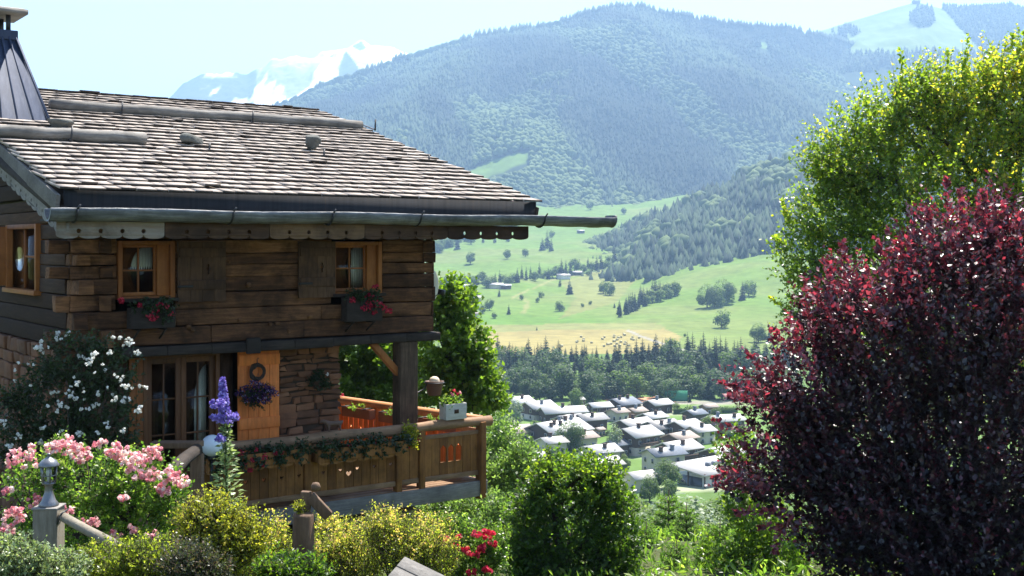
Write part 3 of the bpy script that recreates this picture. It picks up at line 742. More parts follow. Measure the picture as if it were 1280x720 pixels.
# shutters: boards with a small cross cut out, two battens
def cross(u, v, a, b): return [(u - a, v + b), (u - a, v + 3 * b), (u + a, v + 3 * b), (u + a, v + b), (u + 2.3 * a, v + b), (u + 2.3 * a, v - b), (u + a, v - b), (u + a, v - 4 * b), (u - a, v - 4 * b), (u - a, v - b), (u - 2.3 * a, v - b), (u - 2.3 * a, v + b)]
def heart(u, v, s):
    return [(u + s * .062 * 16 * sin(a) ** 3, v + s * .062 * (13 * cos(a) - 5 * cos(2 * a) - 2 * cos(3 * a) - cos(4 * a))) for a in np.linspace(0, 2 * pi, 19)[:-1]]
def shutter(x0, x1, z0, z1, yf, mat, cut=True, t0=.4):
    n = max(3, round((x1 - x0) / .17)); mb = MB(); wd = (x1 - x0) / n; mid = (x0 + x1) / 2
    for k in range(n):
        a, b = x0 + k * wd, x0 + (k + 1) * wd - .004; o = [(a, z0), (b, z0), (b, z1), (a, z1)]; hl = []
        if cut and a < mid < b: hl = [cross(mid if b - mid > .05 and mid - a > .05 else (a + b) / 2, z0 + (z1 - z0) * .55, .014, .02)]
        if cut and abs(a - mid) < .01: hl = [cross((a + b) / 2, z0 + (z1 - z0) * .55, .014, .02)]
        mb.plate(o, hl, .032, lambda u, v, w_: (u, yf + w_, v), t=np.clip(t0 + rng.uniform(-.25, .25), 0, 1))
    s = part('shutter', mb, mat)
    for f in (.2, .74):
        m2 = MB(); zz = z0 + f * (z1 - z0); m2.box(x0 + .015, x1 - .015, yf - .05, yf - .018, zz, zz + .13, t=t0 - .15); part('batten', m2, mat, s, bevel=.004)
    m2 = MB(); m2.box(x0 - .02, x0 + .2, yf - .062, yf - .052, z0 + .24 * (z1 - z0), z0 + .24 * (z1 - z0) + .03); part('hinge', m2, M_iron, s)
    return s
sx = L(222, 340, -.06)[0], L(282, 340, -.06)[0]; shutter(sx[0], sx[1], L(250, 377, -.06)[1], L(250, 302, -.06)[1], -.06, M_shut, t0=.35)
sx = L(373, 340, -.06)[0], L(419, 340, -.06)[0]; shutter(sx[0], sx[1], L(395, 372, -.06)[1], L(395, 302, -.06)[1], -.06, M_shut, t0=.6)
# gable window with its shutter swung out
mb = MB(); ya, yb = min(gw), max(gw)
mb.box(XL - .06, XL + .12, ya, ya + .07, gz0, gz1); mb.box(XL - .06, XL + .12, yb - .07, yb, gz0, gz1); mb.box(XL - .055, XL + .12, ya + .07, yb - .07, gz1 - .07, gz1); mb.box(XL - .1, XL + .12, ya - .05, yb + .05, gz0 - .07, gz0 - .002)
gwin = part('gable_window', mb, M_casing, bevel=.006)
mb = MB(); mb.box(XL + .03, XL + .035, ya + .07, yb - .07, gz0, gz1 - .07); part('pane', mb, M_glass, gwin)
mb = MB(); ym = (ya + yb) / 2; mb.box(XL - .0, XL + .05, ym - .02, ym + .02, gz0 + .002, gz1 - .072); mb.box(XL + .001, XL + .05, ya + .07, ym - .02, (gz0 + gz1) / 2 - .015, (gz0 + gz1) / 2 + .015); part('casement', mb, M_casing, gwin)
mb = MB(); mb.bar((XL - .05, yb - .02, (gz0 + gz1) / 2), (XL - .52, yb + .16, (gz0 + gz1) / 2), .035, gz1 - gz0 - .05, t=.6); part('shutter', mb, M_casing, gwin, bevel=.005)

# --- lower storey, set back under the beam
YL = .45; DZ = .68                          # lower wall plane, balcony floor level
sx0, sx1 = lx(349, YL), lx(425, YL)
mb = MB(); z = DZ - .2
while z < ZB0 - .01:
    h = rng.uniform(.05, .14); h = min(h, ZB0 + .02 - z); x = sx0
    while x < sx1 - .01:
        wd = rng.uniform(.10, .40); wd = wd if sx1 - x - wd > .1 else sx1 - x
        mb.box(x + .008, x + wd - .008, YL + rng.uniform(-.03, .03), YL + .3, z + .008, z + h - .006, j=.022); x += wd
    z += h
part('stone_wall', mb, M_stone, bevel=.015)
mb = MB(); mb.box(sx0, sx1 - .02, YL + .035, YL + .4, DZ - .3, ZB0 + .02); mb.box(sx1 - .38, sx1 - .015, YL + .4, 6.0, DZ - .3, ZB0 + .02)
mb.box(XL, sx0, YL + 2.2, YL + 2.3, DZ - .3, ZB0); mb.box(XL, XL + .3, .45, 10, -5, ZB0 - .0); mb.box(XL + .3, sx1 - .38, 6, 6.2, DZ - .3, ZB0)
mb.box(XL + .3, sx1 - .4, YL + .4, 6, DZ - .35, DZ - .3)
part('masonry', mb, M_mort)
mb = MB(); z = -2.0
while z < ZB0:
    h = rng.uniform(.12, .28); y = .3
    while y < 6:
        wd = rng.uniform(.2, .6); mb.box(XL - .05 + rng.uniform(-.02, .02), XL + .1, y + .01, y + wd - .01, z + .008, z + h - .008, j=.02, t=rng.uniform(0, .4)); y += wd
    z += h
part('stone_wall', mb, M_stone, bevel=.02)
mb = MB(); mb.box(XL + .2, .0, 1.2, 9.5, -6, DZ - .3); part('foundation', mb, M_mort)
# glazed double door
dx0, dx1 = lx(178, YL), lx(274, YL); dz1 = ZB0 - .02
door = MB(); door.box(dx0, dx0 + .06, YL - .03, YL + .12, DZ, dz1); door.box(dx1 - .06, dx1, YL - .03, YL + .12, DZ, dz1); door.box(dx0 + .06, dx1 - .06, YL - .028, YL + .12, dz1 - .06, dz1)
M_door = grain('door_wood', [(0, (0.048, 0.019, 0.007)), (.5, (0.134, 0.054, 0.018)), (1, (0.250, 0.108, 0.039))], (8, 8, .8), 3, .55, .2, .4)
dpart = part('glazed_door', door, M_door, bevel=.006)
mxd = (dx0 + dx1) / 2
for a, b in ((dx0 + .065, mxd - .004), (mxd + .004, dx1 - .065)):
    lf = MB(); s_ = .075; top = dz1 - .065; bot = DZ + .02
    lf.box(a, a + s_, YL + .02, YL + .065, bot, top); lf.box(b - s_, b, YL + .02, YL + .065, bot, top); lf.box(a + s_, b - s_, YL + .021, YL + .064, top - s_, top); lf.box(a + s_, b - s_, YL + .021, YL + .064, bot, bot + .5)
    mc = (a + b) / 2; zb_ = bot + .5; zt_ = top - s_
    lf.box(mc - .012, mc + .012, YL + .024, YL + .06, zb_, zt_)
    for k in (1, 2):
        zz = zb_ + (zt_ - zb_) * k / 3; lf.box(a + s_, mc - .012, YL + .025, YL + .059, zz - .011, zz + .011); lf.box(mc + .012, b - s_, YL + .025, YL + .059, zz - .011, zz + .011)
    part('door_leaf', lf, M_door, dpart, bevel=.004)
    g = MB(); g.box(a + s_, b - s_, YL + .04, YL + .045, zb_, zt_); part('pane', g, M_glass, dpart)
cu = MB(); xs_ = np.linspace(dx1 - .33, dx1 - .14, 20); V = []
for i, x in enumerate(xs_): V += [(x, YL + .12 + .02 * sin(i * 1.4), DZ + .1), (x, YL + .12 + .02 * sin(i * 1.4), dz1 - .1)]
cu.add(V, np.array([(2 * i, 2 * i + 1, 2 * i + 3, 2 * i + 2) for i in range(19)]), .4); part('curtain', cu, M_lace, dpart)
mb = MB(); mb.box(dx1 + .002, lx(296, YL), YL + .15, YL + .2, DZ, dz1); mb.box(XL + .3, lx(160, YL), YL, YL + .3, DZ - .3, ZB0); part('recess_panel', mb, M_shut)
mb = MB(); x0, x1 = lx(160, YL) + .002, dx0 - .004
for k in range(2): mb.box(x0 + (x1 - x0) / 2 * k, x0 + (x1 - x0) / 2 * (k + 1) - .005, YL - .05, YL - .02, DZ + .05, ZB0 - .05)
part('shutter', mb, M_casing, bevel=.004)
ox0, ox1 = lx(297, YL - .06), lx(349, YL - .06)
mb = MB(); n = 4; wd = (ox1 - ox0) / n; z0, z1 = DZ + .06, ZB0 - .03
for k in range(n): mb.box(ox0 + k * wd, ox0 + (k + 1) * wd - .005, YL - .075, YL - .045, z0, z1, t=rng.uniform(.35, .75))
osh = part('open_shutter', mb, M_orange, bevel=.004)
for zz in (z1 - .22, z0 + .95, z0 + .1):
    mb = MB(); mb.box(ox0 + .004, ox1 - .008, YL - .105, YL - .077, zz, zz + .16, t=.5); part('batten', mb, M_orange, osh, bevel=.004)
# corner post and brace
mb = MB(); px0, px1 = lx(497, .0), lx(520, .0); v = []
mb.box(px0, px1, -.07, .17, DZ - .25, ZB0 + .01, t=.4, j=.006); part('corner_post', mb, M_postw, bevel=.02)
mb = MB(); a = L(466, 430, .05); b = L(504, 474, .05); mb.bar((a[0] - .02, .05, a[1] + .02), (b[0], .05, b[1]), .1, .105, (0, 1, 0), t=.7); part('brace', mb, M_casing, bevel=.01)
mb = MB(); a = L(427, 430, 3.0); mb.bar((sx1 + .02, 1.2, ZB0 - .42), (sx1 + .42, 1.2, ZB0), .1, .1, (0, 1, 0), t=.4); part('brace', mb, M_casing, bevel=.01)
mb = MB(); mb.box(-.22, -.02, 5.6, 5.8, DZ - 4, ZB0); part('corner_post', mb, M_greyv)

# --- balcony
KX, KY = .666, -.485; QX, QY = .0, 3.13; BL = lx(238, KY)
RZ = 1.68
edge = lambda y: KX + (QX - KX) * (y - KY) / (QY - KY)
mb = MB(); y = KY - .02
while y < 6.0:
    yy = min(y, QY); mb.box(BL - .7 if y < YL - .1 else sx1 + .0, edge(yy), y, y + .13, DZ - .035, DZ, t=rng.uniform(.3, .8)); y += .137
balc = part('balcony', mb, M_railh)
mb = MB(); mb.box(BL - .7, KX + .02, KY - .075, KY - .025, DZ - .245, DZ - .005, t=.8); part('deck_beam', mb, M_grey, balc, bevel=.008)
mb = MB()
for x in np.arange(BL, KX, .62): mb.box(x, x + .12, KY - .02, 3.2 if x < edge(3) - .2 and x > sx1 else 1.15, DZ - .2, DZ - .04)
mb.box(BL - .5, KX - .4, .35, .55, DZ - .45, DZ - .205, t=.4)
mb.bar((KX - .1, KY, DZ - .15), (QX - .1, QY, DZ - .15), .1, .2)
part('deck_joist', mb, M_railh, balc, bevel=.006)
mb = MB()
for px, py in ((440, 640), (505, 632)):
    x, zz = L(px, py, .2); mb.box(x - .25, x + .2, .05, .6, -3.5, DZ - .45, t=.6)
part('support_pier', mb, grain('rendered_pier', [(0, (.25, .2, .13)), (1, (.42, .35, .24))], (1, 1, 1), 6, .9, .2, .3), balc, bevel=.01)
# near handrail: a peeled log
mb = MB(); xr0, xr1 = BL, KX + .12
mb.tube([(x, KY - .01 + .008 * sin(i * 1.1), RZ - .075 + .010 * sin(i * .9)) for i, x in enumerate(np.linspace(xr0, xr1, 20))], [.078 + .006 * sin(i * 1.7) for i in range(20)], 12, t=.62)
part('handrail', mb, M_railh, balc, smooth=True)
posts = [lx(p, KY) for p in (383, 497, 526, 600)]
for k, x in enumerate(posts):
    mb = MB(); mb.box(x - .05, x + .05, KY - .06 - (.05 if k == 3 else 0), KY + .055, DZ - (.3 if k == 3 else .12), RZ - .08, t=.45, j=.004); part('rail_post', mb, M_rail, balc, bevel=.008)
for a, b in zip([BL] + posts[:-1], posts):
    mb = MB(); mb.bar((a + .05, KY, DZ + .12), (b - .05, KY, DZ + .12), .06, .075, t=.6); part('bottom_rail', mb, M_railh, balc, bevel=.006); mb = MB(); mb.bar((a + .05, KY, RZ - .24), (b - .05, KY, RZ - .24),   .055, .06, t=.5); part('upper_rail', mb, M_railh, balc, bevel=.006)
    n = max(2, round((b - a - .1) / .135)); wd = (b - a - .1) / n; mb = MB()
    for k in range(n):
        u0 = a + .05 + k * wd; u1 = u0 + wd - .007; z0, z1 = DZ + .14, RZ - .25; hl = []
        if k % 2 == 1 and b < posts[1] + .1: hl = [heart((u0 + u1) / 2, DZ + .42, .032)]
        if posts[0] + .55 < (u0 + u1) / 2 < posts[0] + .95 and k % 2 == 0 and b < posts[1] + .1: hl = [heart((u0 + u1) / 2, DZ + .36, .05)]
        if b == posts[3] and 1 < k < n - 2: hl = [[(u0 + .012, DZ + .35), (u1 - .012, DZ + .35), (u1 - .012, DZ + .56), ((u0 + u1) / 2, DZ + .62), (u0 + .012, DZ + .56)]]
        mb.plate([(u0, z0), (u1, z0), (u1, z1), (u0, z1)], hl, .026, lambda u, v, w_: (u, KY + w_, v), t=np.clip(rng.normal(.55, .2), 0, 1))
    part('plank_panel', mb, M_rail, balc)
# far railing, deck bounce light painted into its orange wood, closing the right end of the terrace
dv = np.array((QX - KX, QY - KY)); dl = np.linalg.norm(dv); dv = dv / dl
mb = MB()
mb.tube([(KX + dv[0] * s_, KY + dv[1] * s_, RZ - .07) for s_ in np.linspace(0.05, dl, 8)], .07, 10, t=.5); part('handrail', mb, M_orangeh, balc, smooth=True)
for zz, nm in ((RZ - .25, 'upper_rail'), (DZ + .12, 'bottom_rail')): mb = MB(); mb.bar((KX + dv[0] * .1, KY + dv[1] * .1, zz), (QX, QY, zz), .055, .07, t=.5); part(nm, mb, M_orangeh, balc, bevel=.006)
mb = MB(); s_ = .1
while s_ < dl - .1:
    fn = lambda u, v, w_: (KX + dv[0] * u - dv[1] * w_, KY + dv[1] * u + dv[0] * w_, v)
    mb.plate([(s_, DZ + .15), (s_ + .13, DZ + .15), (s_ + .13, RZ - .26), (s_, RZ - .26)], [heart(s_ + .065, DZ + .5, .03)] if int(s_ / .137) % 2 else [], .026, fn, t=rng.uniform(.3, .8)); s_ += .137
part('plank_panel', mb, M_orange, balc)
for s_ in (1.2, 2.6, 3.6):
    mb = MB(); x, y = KX + dv[0] * s_, KY + dv[1] * s_; mb.box(x - .05, x + .05, y - .05, y + .05, DZ, RZ - .1); part('rail_post', mb, M_orange, balc, bevel=.006)
# stair handrail and stringer coming down towards the garden, left of the balcony
st = thing('garden_stair', W(BL - .5, KY, 0), 'weathered log stair rail below the glazed door, half hidden by pink roses', 'stair')
tl = np.linalg.norm
A1 = at(246, 562, 14.6); A2 = at(213, 592, 12.8); A0 = np.array(st.location)
mb = MB(); mb.tube([A1 - A0, (A1 + A2) / 2 - A0 + (0, 0, .02), A2 - A0, A2 + (A2 - A1) * 1.2 - A0], [.072, .076, .08, .08], 12, t=.2); mb.build('handrail', M_beam, st, smooth=True)
for q, tt in ((A1, .5), (A2, .3)):
    mb = MB(); mb.box(q[0] - A0[0] - .07, q[0] - A0[0] + .07, q[1] - A0[1] - .07 + .02, q[1] - A0[1] + .09, q[2] - A0[2] - 1.3, q[2] - A0[2] - .06, t=tt); mb.build('rail_post', M_greyv, st, bevel=.01)
mb = MB()
for k in range(6):
    q = A1 + (A2 - A1) * (k / 2.5) - A0; mb.box(q[0] - .75, q[0] - .05, q[1] - .2, q[1] + .2, q[2] - 1.3, q[2] - 1.22)
mb.build('tread', M_grey, st, bevel=.01)
mb = MB(); q = at(222, 556, 14.8) - A0; mb.box(q[0] - .32, q[0] + .3, q[1] - .1, q[1] + .1, q[2] - .03, q[2] + .04, t=.9); mb.build('landing_board', M_greyv, st, bevel=.006)

# ================================================================== VALLEY TREES
M_bark = grain('tree_bark', [(0, (.03, .022, .016)), (1, (.12, .095, .075))], (6, 6, 1), 4, .9, .5, .3)
M_tc = [leafmat('conifer_crown', [(0, (.010, .024, .014)), (1, (.034, .062, .028))], .12, .7, .15), leafmat('conifer_crown_light', [(0, (.02, .04, .018)), (1, (.05, .09, .035))], .12, .7, .15)]
M_tb = [leafmat('broadleaf_crown', [(0, (.045, .08, .02)), (1, (.11, .165, .04))], .45, .6, .25), leafmat('broadleaf_crown_light', [(0, (.075, .115, .03)), (1, (.18, .235, .06))], .45, .6, .25),
        leafmat('valley_wood_crown', [(0, (.024, .05, .02)), (1, (.075, .115, .04))], .4, .6, .25), leafmat('silvery_crown', [(0, (.10, .14, .075)), (1, (.24, .29, .17))], .25, .5, .35)]
def quads(P, D, Nn, ln, wd, t):
    "N leaf-shaped quads: base, side, tip, side"
    S = np.cross(D, Nn); S /= np.linalg.norm(S, axis=1, keepdims=True) + 1e-9
    ln = np.asarray(ln).reshape(-1, 1); wd = np.asarray(wd).reshape(-1, 1)
    V = np.stack([P, P + D * ln * .45 + S * wd * .5 + Nn * ln * .06, P + D * ln, P + D * ln * .45 - S * wd * .5 + Nn * ln * .06], 1)
    n = len(P); f = np.arange(n)[:, None] * 4
    return V.reshape(-1, 3), np.concatenate([f + np.array([[0, 1, 2]]), f + np.array([[0, 2, 3]])], 0), np.repeat(t, 4)
def unit(v): return v / (np.linalg.norm(v, axis=-1, keepdims=True) + 1e-9)
def broad_mesh(seed, n, leaf, narrow=1.0, mat=0):
    global rng
    keep = rng; rng = np.random.default_rng(seed)
    mb = MB(); mb.tube([(0, 0, 0), (.01, 0, .2), (0, .01, .55)], [.028, .022, .008], 6, .5)
    lob = [(np.array((0, 0, .52)), np.array((.27 * narrow, .27 * narrow, .42)))] + [(np.array((cos(a) * .2 * narrow, sin(a) * .2 * narrow, rng.uniform(.2, .72))), np.full(3, rng.uniform(.11, .2))) for a in rng.uniform(0, 6.28, 9)]
    per = n // len(lob)
    for c, r in lob:
        k = per * (3 if c[0] == 0 else 1); d = unit(rng.normal(size=(k, 3))); P = c + d * r * rng.uniform(.72, 1.05, (k, 1)) ** .6
        Nn = unit(d + np.array((0, 0, .7)) + rng.normal(size=(k, 3)) * .5); D = unit(np.cross(Nn, rng.normal(size=(k, 3))))
        v, f, t = quads(P, D, Nn, rng.uniform(.7, 1.4, k) * leaf, rng.uniform(.7, 1.3, k) * leaf, np.clip(rng.normal(.5, .25, k), 0, 1)); mb.add(v, f, t, 1)
    me = mb.mesh('broadleaf_tree', [M_bark, M_tb[mat]]); rng = keep; return me
def conifer_mesh(seed, width=.19, mat=0, whorls=17):
    global rng
    keep = rng; rng = np.random.default_rng(seed)
    mb = MB(); mb.tube([(0, 0, 0), (0, 0, .5), (0, 0, .98)], [.02, .013, .002], 6, .4)
    for k in range(whorls):
        u = k / (whorls - 1); z = .1 + .86 * u; r = width * (1 - u) ** .8 + .012; nb = 9 if u < .6 else 6
        a = np.arange(nb) * 2 * pi / nb + rng.uniform(0, 6); m = len(a)
        D = unit(np.stack([np.cos(a), np.sin(a), rng.uniform(-.5, -.15, m) + .3 * u], 1)); P = np.tile((0, 0, z), (m, 1)) + rng.normal(size=(m, 3)) * .006
        Nn = unit(np.stack([-D[:, 0] * D[:, 2] * 0, D[:, 1] * 0, np.ones(m)], 1) + rng.normal(size=(m, 3)) * .25)
        ln = r * rng.uniform(.7, 1.25, m); v, f, t = quads(P, D, Nn, ln, ln * .75, np.clip(rng.normal(.5, .3, m), 0, 1)); mb.add(v, f, t, 1)
        P2 = P + D * ln[:, None] * .45; D2 = unit(D + np.stack([-D[:, 1], D[:, 0], np.full(m, -.4)], 1) * .9); v, f, t = quads(P2, D2, Nn, ln * .5, ln * .4, np.clip(rng.normal(.4, .3, m), 0, 1)); mb.add(v, f, t, 1)
        D2 = unit(D + np.stack([D[:, 1], -D[:, 0], np.full(m, -.4)], 1) * .9); v, f, t = quads(P2, D2, Nn, ln * .5, ln * .4, np.clip(rng.normal(.4, .3, m), 0, 1)); mb.add(v, f, t, 1)
    me = mb.mesh('conifer_tree', [M_bark, M_tc[mat]]); rng = keep; return me
T_B = [broad_mesh(s, 1000, .062, [1, 1.15, .85, 1][s % 4], 0) for s in range(4)]; T_BL = [broad_mesh(10 + s, 1000, .062, [1, 1.2, .8][s], 1) for s in range(3)]; T_V = [broad_mesh(80 + s, 1000, .062, [1, 1.2, .8, 1][s % 4], 2) for s in range(4)]; T_S = [broad_mesh(20 + s, 1400, .05, [.8, 1.1][s], 3) for s in range(2)]
T_POP = [broad_mesh(30, 900, .05, .45, 1)]; T_BIG = [broad_mesh(40 + s, 4200, .034, 1.15, 0) for s in range(2)]
T_C = [conifer_mesh(50 + s, [.17, .2, .15][s], 0) for s in range(3)]; T_CL = [conifer_mesh(60, .2, 1)]
def plant(lib, name, X, Y, H, label, cat, group=None, squash=1.0, z=None):
    o = bpy.data.objects.new(name, lib[rng.integers(len(lib))]); COL.objects.link(o)
    o.location = (X, Y, (float(gz(X, Y)) if z is None else z) - .15); o.rotation_euler.z = rng.uniform(0, 6.28); o.scale = (H * squash, H * squash, H)
    return tag(o, label, cat, group)
def ground_at(px, py):
    "distance at which the sight line through the pixel meets the valley or meadow ground"
    Ys = np.linspace(200, 3000, 5601); h = gz((px - CX) / F * Ys, Ys) - (HY - py) / F * Ys
    return float(Ys[np.argmax(h > 0)])
def tree_px(lib, name, px, yb, hp, label, cat='tree', group=None, squash=1.0):
    D_ = ground_at(px, yb); return plant(lib, name, (px - CX) / F * D_, D_, hp * D_ / F, label, cat, group, squash)
# riverside wood between village and hayfield
for D_, nn, pb, lo, hi in ((484, 40, 1.0, 470, 484), (494, 46, .95, 452, 467), (522, 56, .5, 442, 460), (556, 60, .3, 428, 448), (590, 62, .08, 420, 440), (632, 60, .05, 416, 432)):
    for px in np.linspace(552, 992, nn) + rng.uniform(-4, 4, nn):
        dd = D_ + rng.uniform(-18, 18); dip = 11 * math.exp(-((px - 748) / 48) ** 2) if D_ > 540 else 0
        yt = rng.uniform(lo, hi) + dip - (4 if 800 < px < 900 and D_ > 540 else 0); X_ = (px - CX) / F * dd; H = HY * 0 + 62 - (yt - HY) * dd / F
        if rng.random() < pb: plant(T_V if rng.random() < .7 else T_B, 'broadleaf_tree', X_, dd, H, 'round leafy tree in the belt of wood behind the village', 'tree', 'leafy trees of the valley wood', 1.15)
        else: plant(T_C, 'conifer_tree', X_, dd, H * 1.04, 'dark pointed spruce in the belt of wood below the hayfield', 'tree', 'spruces of the valley wood', 1.25)
# trees on the meadows, each at its own spot
for px in np.linspace(553, 768, 40):
    yb = np.interp(px, [553, 620, 680, 768], [361, 356, 348, 332]) + rng.uniform(-4, 3)
    if rng.random() < .45: tree_px(T_C, 'conifer_tree', px, yb, rng.uniform(14, 24), 'small spruce in the hedge row crossing the middle meadow', group='hedge row spruces')
    else: tree_px(T_B, 'broadleaf_tree', px, yb, rng.uniform(11, 18), 'leafy tree in the hedge row crossing the middle meadow', group='hedge row leafy trees', squash=1.3)
for k in range(46):
    px = rng.uniform(548, 640); yb = np.interp(px, [548, 640], [322, 300]) + rng.uniform(-30, 2)
    tree_px(T_B if rng.random() < .5 else T_C, 'meadow_edge_tree', px, yb, rng.uniform(12, 20), 'bluish tree at the forest edge above the upper meadow, below the gutter', group='trees of the forest edge above the meadow', squash=1.2)
single = [(588, 330, 17, 'B', 'broad leafy clump low on the upper meadow, nearest the chalet corner'), (634, 324, 14, 'B', 'round tree beneath the gutter on the upper meadow, left of a pair'), (657, 321, 12, 'B', 'small round tree below the gutter tip, on the upper meadow'),
    (684, 311, 25, 'C', 'tall dark spruce on the upper meadow straight below the gutter end'), (689, 314, 18, 'C', 'shorter spruce against the tall spruce below the gutter end'), (678, 313, 17, 'C', 'small spruce on the left of the tall one below the gutter end'),
    (636, 393, 14, 'C', 'lone dark round-topped spruce on the lower meadow left of the village road'), (652, 375, 8, 'B', 'small bush alone on the lower meadow by the pale track'), (677, 372, 9, 'B', 'low round bush in the middle of the lower meadow'), (672, 378, 7, 'B', 'tiny bush just below the low round bush'),
    (700, 389, 15, 'B', 'dense tree alone in the centre of the lower meadow'), (712, 368, 20, 'C', 'slim dark tree beside the lane on the middle meadow'), (700, 358, 13, 'C', 'small spruce above the slim dark tree by the lane'), (728, 384, 6, 'B', 'tiny bush on the dry slope of the meadow'), (738, 381, 6, 'B', 'second tiny bush, further right on the dry slope'),
    (754, 367, 17, 'B', 'pale leafy tree at the left of the pair near the forest tongue'), (762, 369, 19, 'B', 'fuller leafy tree at the right of the pair near the forest tongue'), (768, 385, 8, 'C', 'small spruce standing below the forest tongue'),
    (884, 385, 33, 'BB', 'tall tree at the left of the clump on the right-hand meadow'), (893, 384, 28, 'B', 'middle tree of the clump on the right-hand meadow'), (903, 380, 34, 'BB', 'pale tall tree at the right of the clump on the right-hand meadow'), (911, 376, 26, 'B', 'small tree ending the clump on the right-hand meadow'),
    (928, 375, 25, 'C', 'dark spruce between the meadow clump and the big birch'), (936, 370, 22, 'B', 'leafy tree beside the dark spruce on the right-hand meadow'), (902, 410, 25, 'B', 'lone tree with a clear trunk in the middle of the right-hand meadow'),
    (948, 428, 27, 'BB', 'broad dark tree low on the right-hand meadow beside the purple tree'), (962, 428, 20, 'C', 'small spruce next to the broad dark tree on the right-hand meadow'), (856, 421, 5, 'B', 'low bush by the end of the hayfield'), (671, 413, 6, 'C', 'tiny shrub alone on the bright green strip'),
    (585, 395, 14, 'B', 'round tree behind the lower hamlet'), (603, 392, 12, 'B', 'leafy tree among the roofs of the lower hamlet'), (612, 388, 16, 'B', 'taller leafy tree at the right of the lower hamlet'), (618, 398, 9, 'B', 'bush in front of the lower hamlet'), (595, 372, 12, 'B', 'tree above the lower hamlet'), (624, 371, 12, 'C', 'dark little spruce on the meadow right of the hamlet'),
    (735, 345, 8, 'B', 'bush at the lane right of the two middle farm roofs'), (690, 297, 10, 'B', 'small tree high on the upper meadow left of the lane'), (780, 268, 10, 'B', 'tree at the top edge of the upper meadow'), (808, 272, 9, 'B', 'bush at the top edge of the upper meadow near the forest'), (762, 282, 6, 'B', 'tiny bush in the upper meadow'), (738, 262, 12, 'B', 'round tree over the upper meadow above the gutter tip')]
LIB = {'B': T_B, 'BL': T_BL, 'C': T_C, 'BB': T_BIG}
for px, yb, hp, k, lab in single: tree_px(LIB[k], 'conifer_tree' if k == 'C' else 'broadleaf_tree', px, yb, hp, lab, squash=1.15 if k != 'C' else 1.3)
for k in range(30):                          # wedge of spruces and pale trees below the forested hill
    f_ = k / 29; px = 776 + 52 * f_ + rng.uniform(-3, 3); yb = np.interp(px, [776, 800, 828], [396, 384, 372]) + rng.uniform(-5, 2)
    tree_px(T_C, 'conifer_tree', px, yb, rng.uniform(13, 26), 'dark spruce in the wedge-shaped clump on the meadow slope', group='spruces of the wedge-shaped clump', squash=1.1)
for k in range(16):
    px = rng.uniform(806, 850); yb = np.interp(px, [806, 850], [382, 366]) + rng.uniform(-3, 2)
    tree_px(T_BL, 'broadleaf_tree', px, yb, rng.uniform(11, 20), 'pale leafy tree right of the wedge-shaped spruce clump', group='leafy trees beside the wedge', squash=1.1)
# hay bales
mb = MB(); mb.lathe([(0, -.6), (.55, -.6), (.6, -.5), (.6, .5), (.55, .6), (0, .6)], (0, 0, 0), 12, .5, False)
v = mb.v[-1]; mb.v[-1] = np.stack([v[:, 0], v[:, 2], v[:, 1] + .58], -1)
M_hay = plain('dry_hay', (.42, .37, .22), .95, .1); bale = mb.mesh('hay_bale', [M_hay])
for k in range(34):
    px = rng.uniform(700, 822) if k < 10 else rng.normal(782, 16); yb = rng.uniform(418, 434); D_ = ground_at(px, yb)
    o = bpy.data.objects.new('hay_bale', bale); COL.objects.link(o); X_ = (px - CX) / F * D_; o.location = (X_, D_, gz(X_, D_) - .05); o.rotation_euler.z = rng.uniform(0, 3); o.scale = (1.25,) * 3
    tag(o, 'round bale lying on the yellow mown hayfield', 'hay bale', 'bales on the hayfield')

# ================================================================== VILLAGE
M_rw = [grain('pale_metal_roof', [(0, (.17, .15, .135)), (.35, (.30, .28, .255)), (1, (.56, .54, .50))], (1, 1, 1), .6, .45, .05, .75, spec=.5), grain('grey_slate_roof', [(0, (.10, .11, .13)), (1, (.19, .20, .22))], (1, 1, 1), 1, .5, .1, .3, spec=.5),
        grain('brown_tile_roof', [(0, (.26, .20, .16)), (1, (.42, .34, .28))], (1, 1, 1), 1, .6, .1, .3), grain('light_tile_roof', [(0, (.34, .31, .28)), (1, (.5, .47, .43))], (1, 1, 1), 1, .5, .1, .3, spec=.5)]
M_ww = [grain('brown_chalet_wall', [(0, (.045, .028, .02)), (1, (.12, .075, .05))], (1, 1, 5), 2, .8, .1, .3), grain('cream_wall', [(0, (.42, .37, .29)), (1, (.6, .54, .44))], (1, 1, 1), 1, .9, .05, .3), grain('white_wall', [(0, (.62, .61, .58)), (1, (.8, .79, .76))], (1, 1, 1), 1, .9, .05, .3),
        grain('orange_wood_wall', [(0, (.2, .11, .06)), (1, (.36, .21, .12))], (1, 1, 5), 2, .8, .1, .3)]
M_win = plain('dark_window', (.03, .035, .04), .15, .6); M_trim = plain('window_trim', (.55, .5, .44), .8, .2)
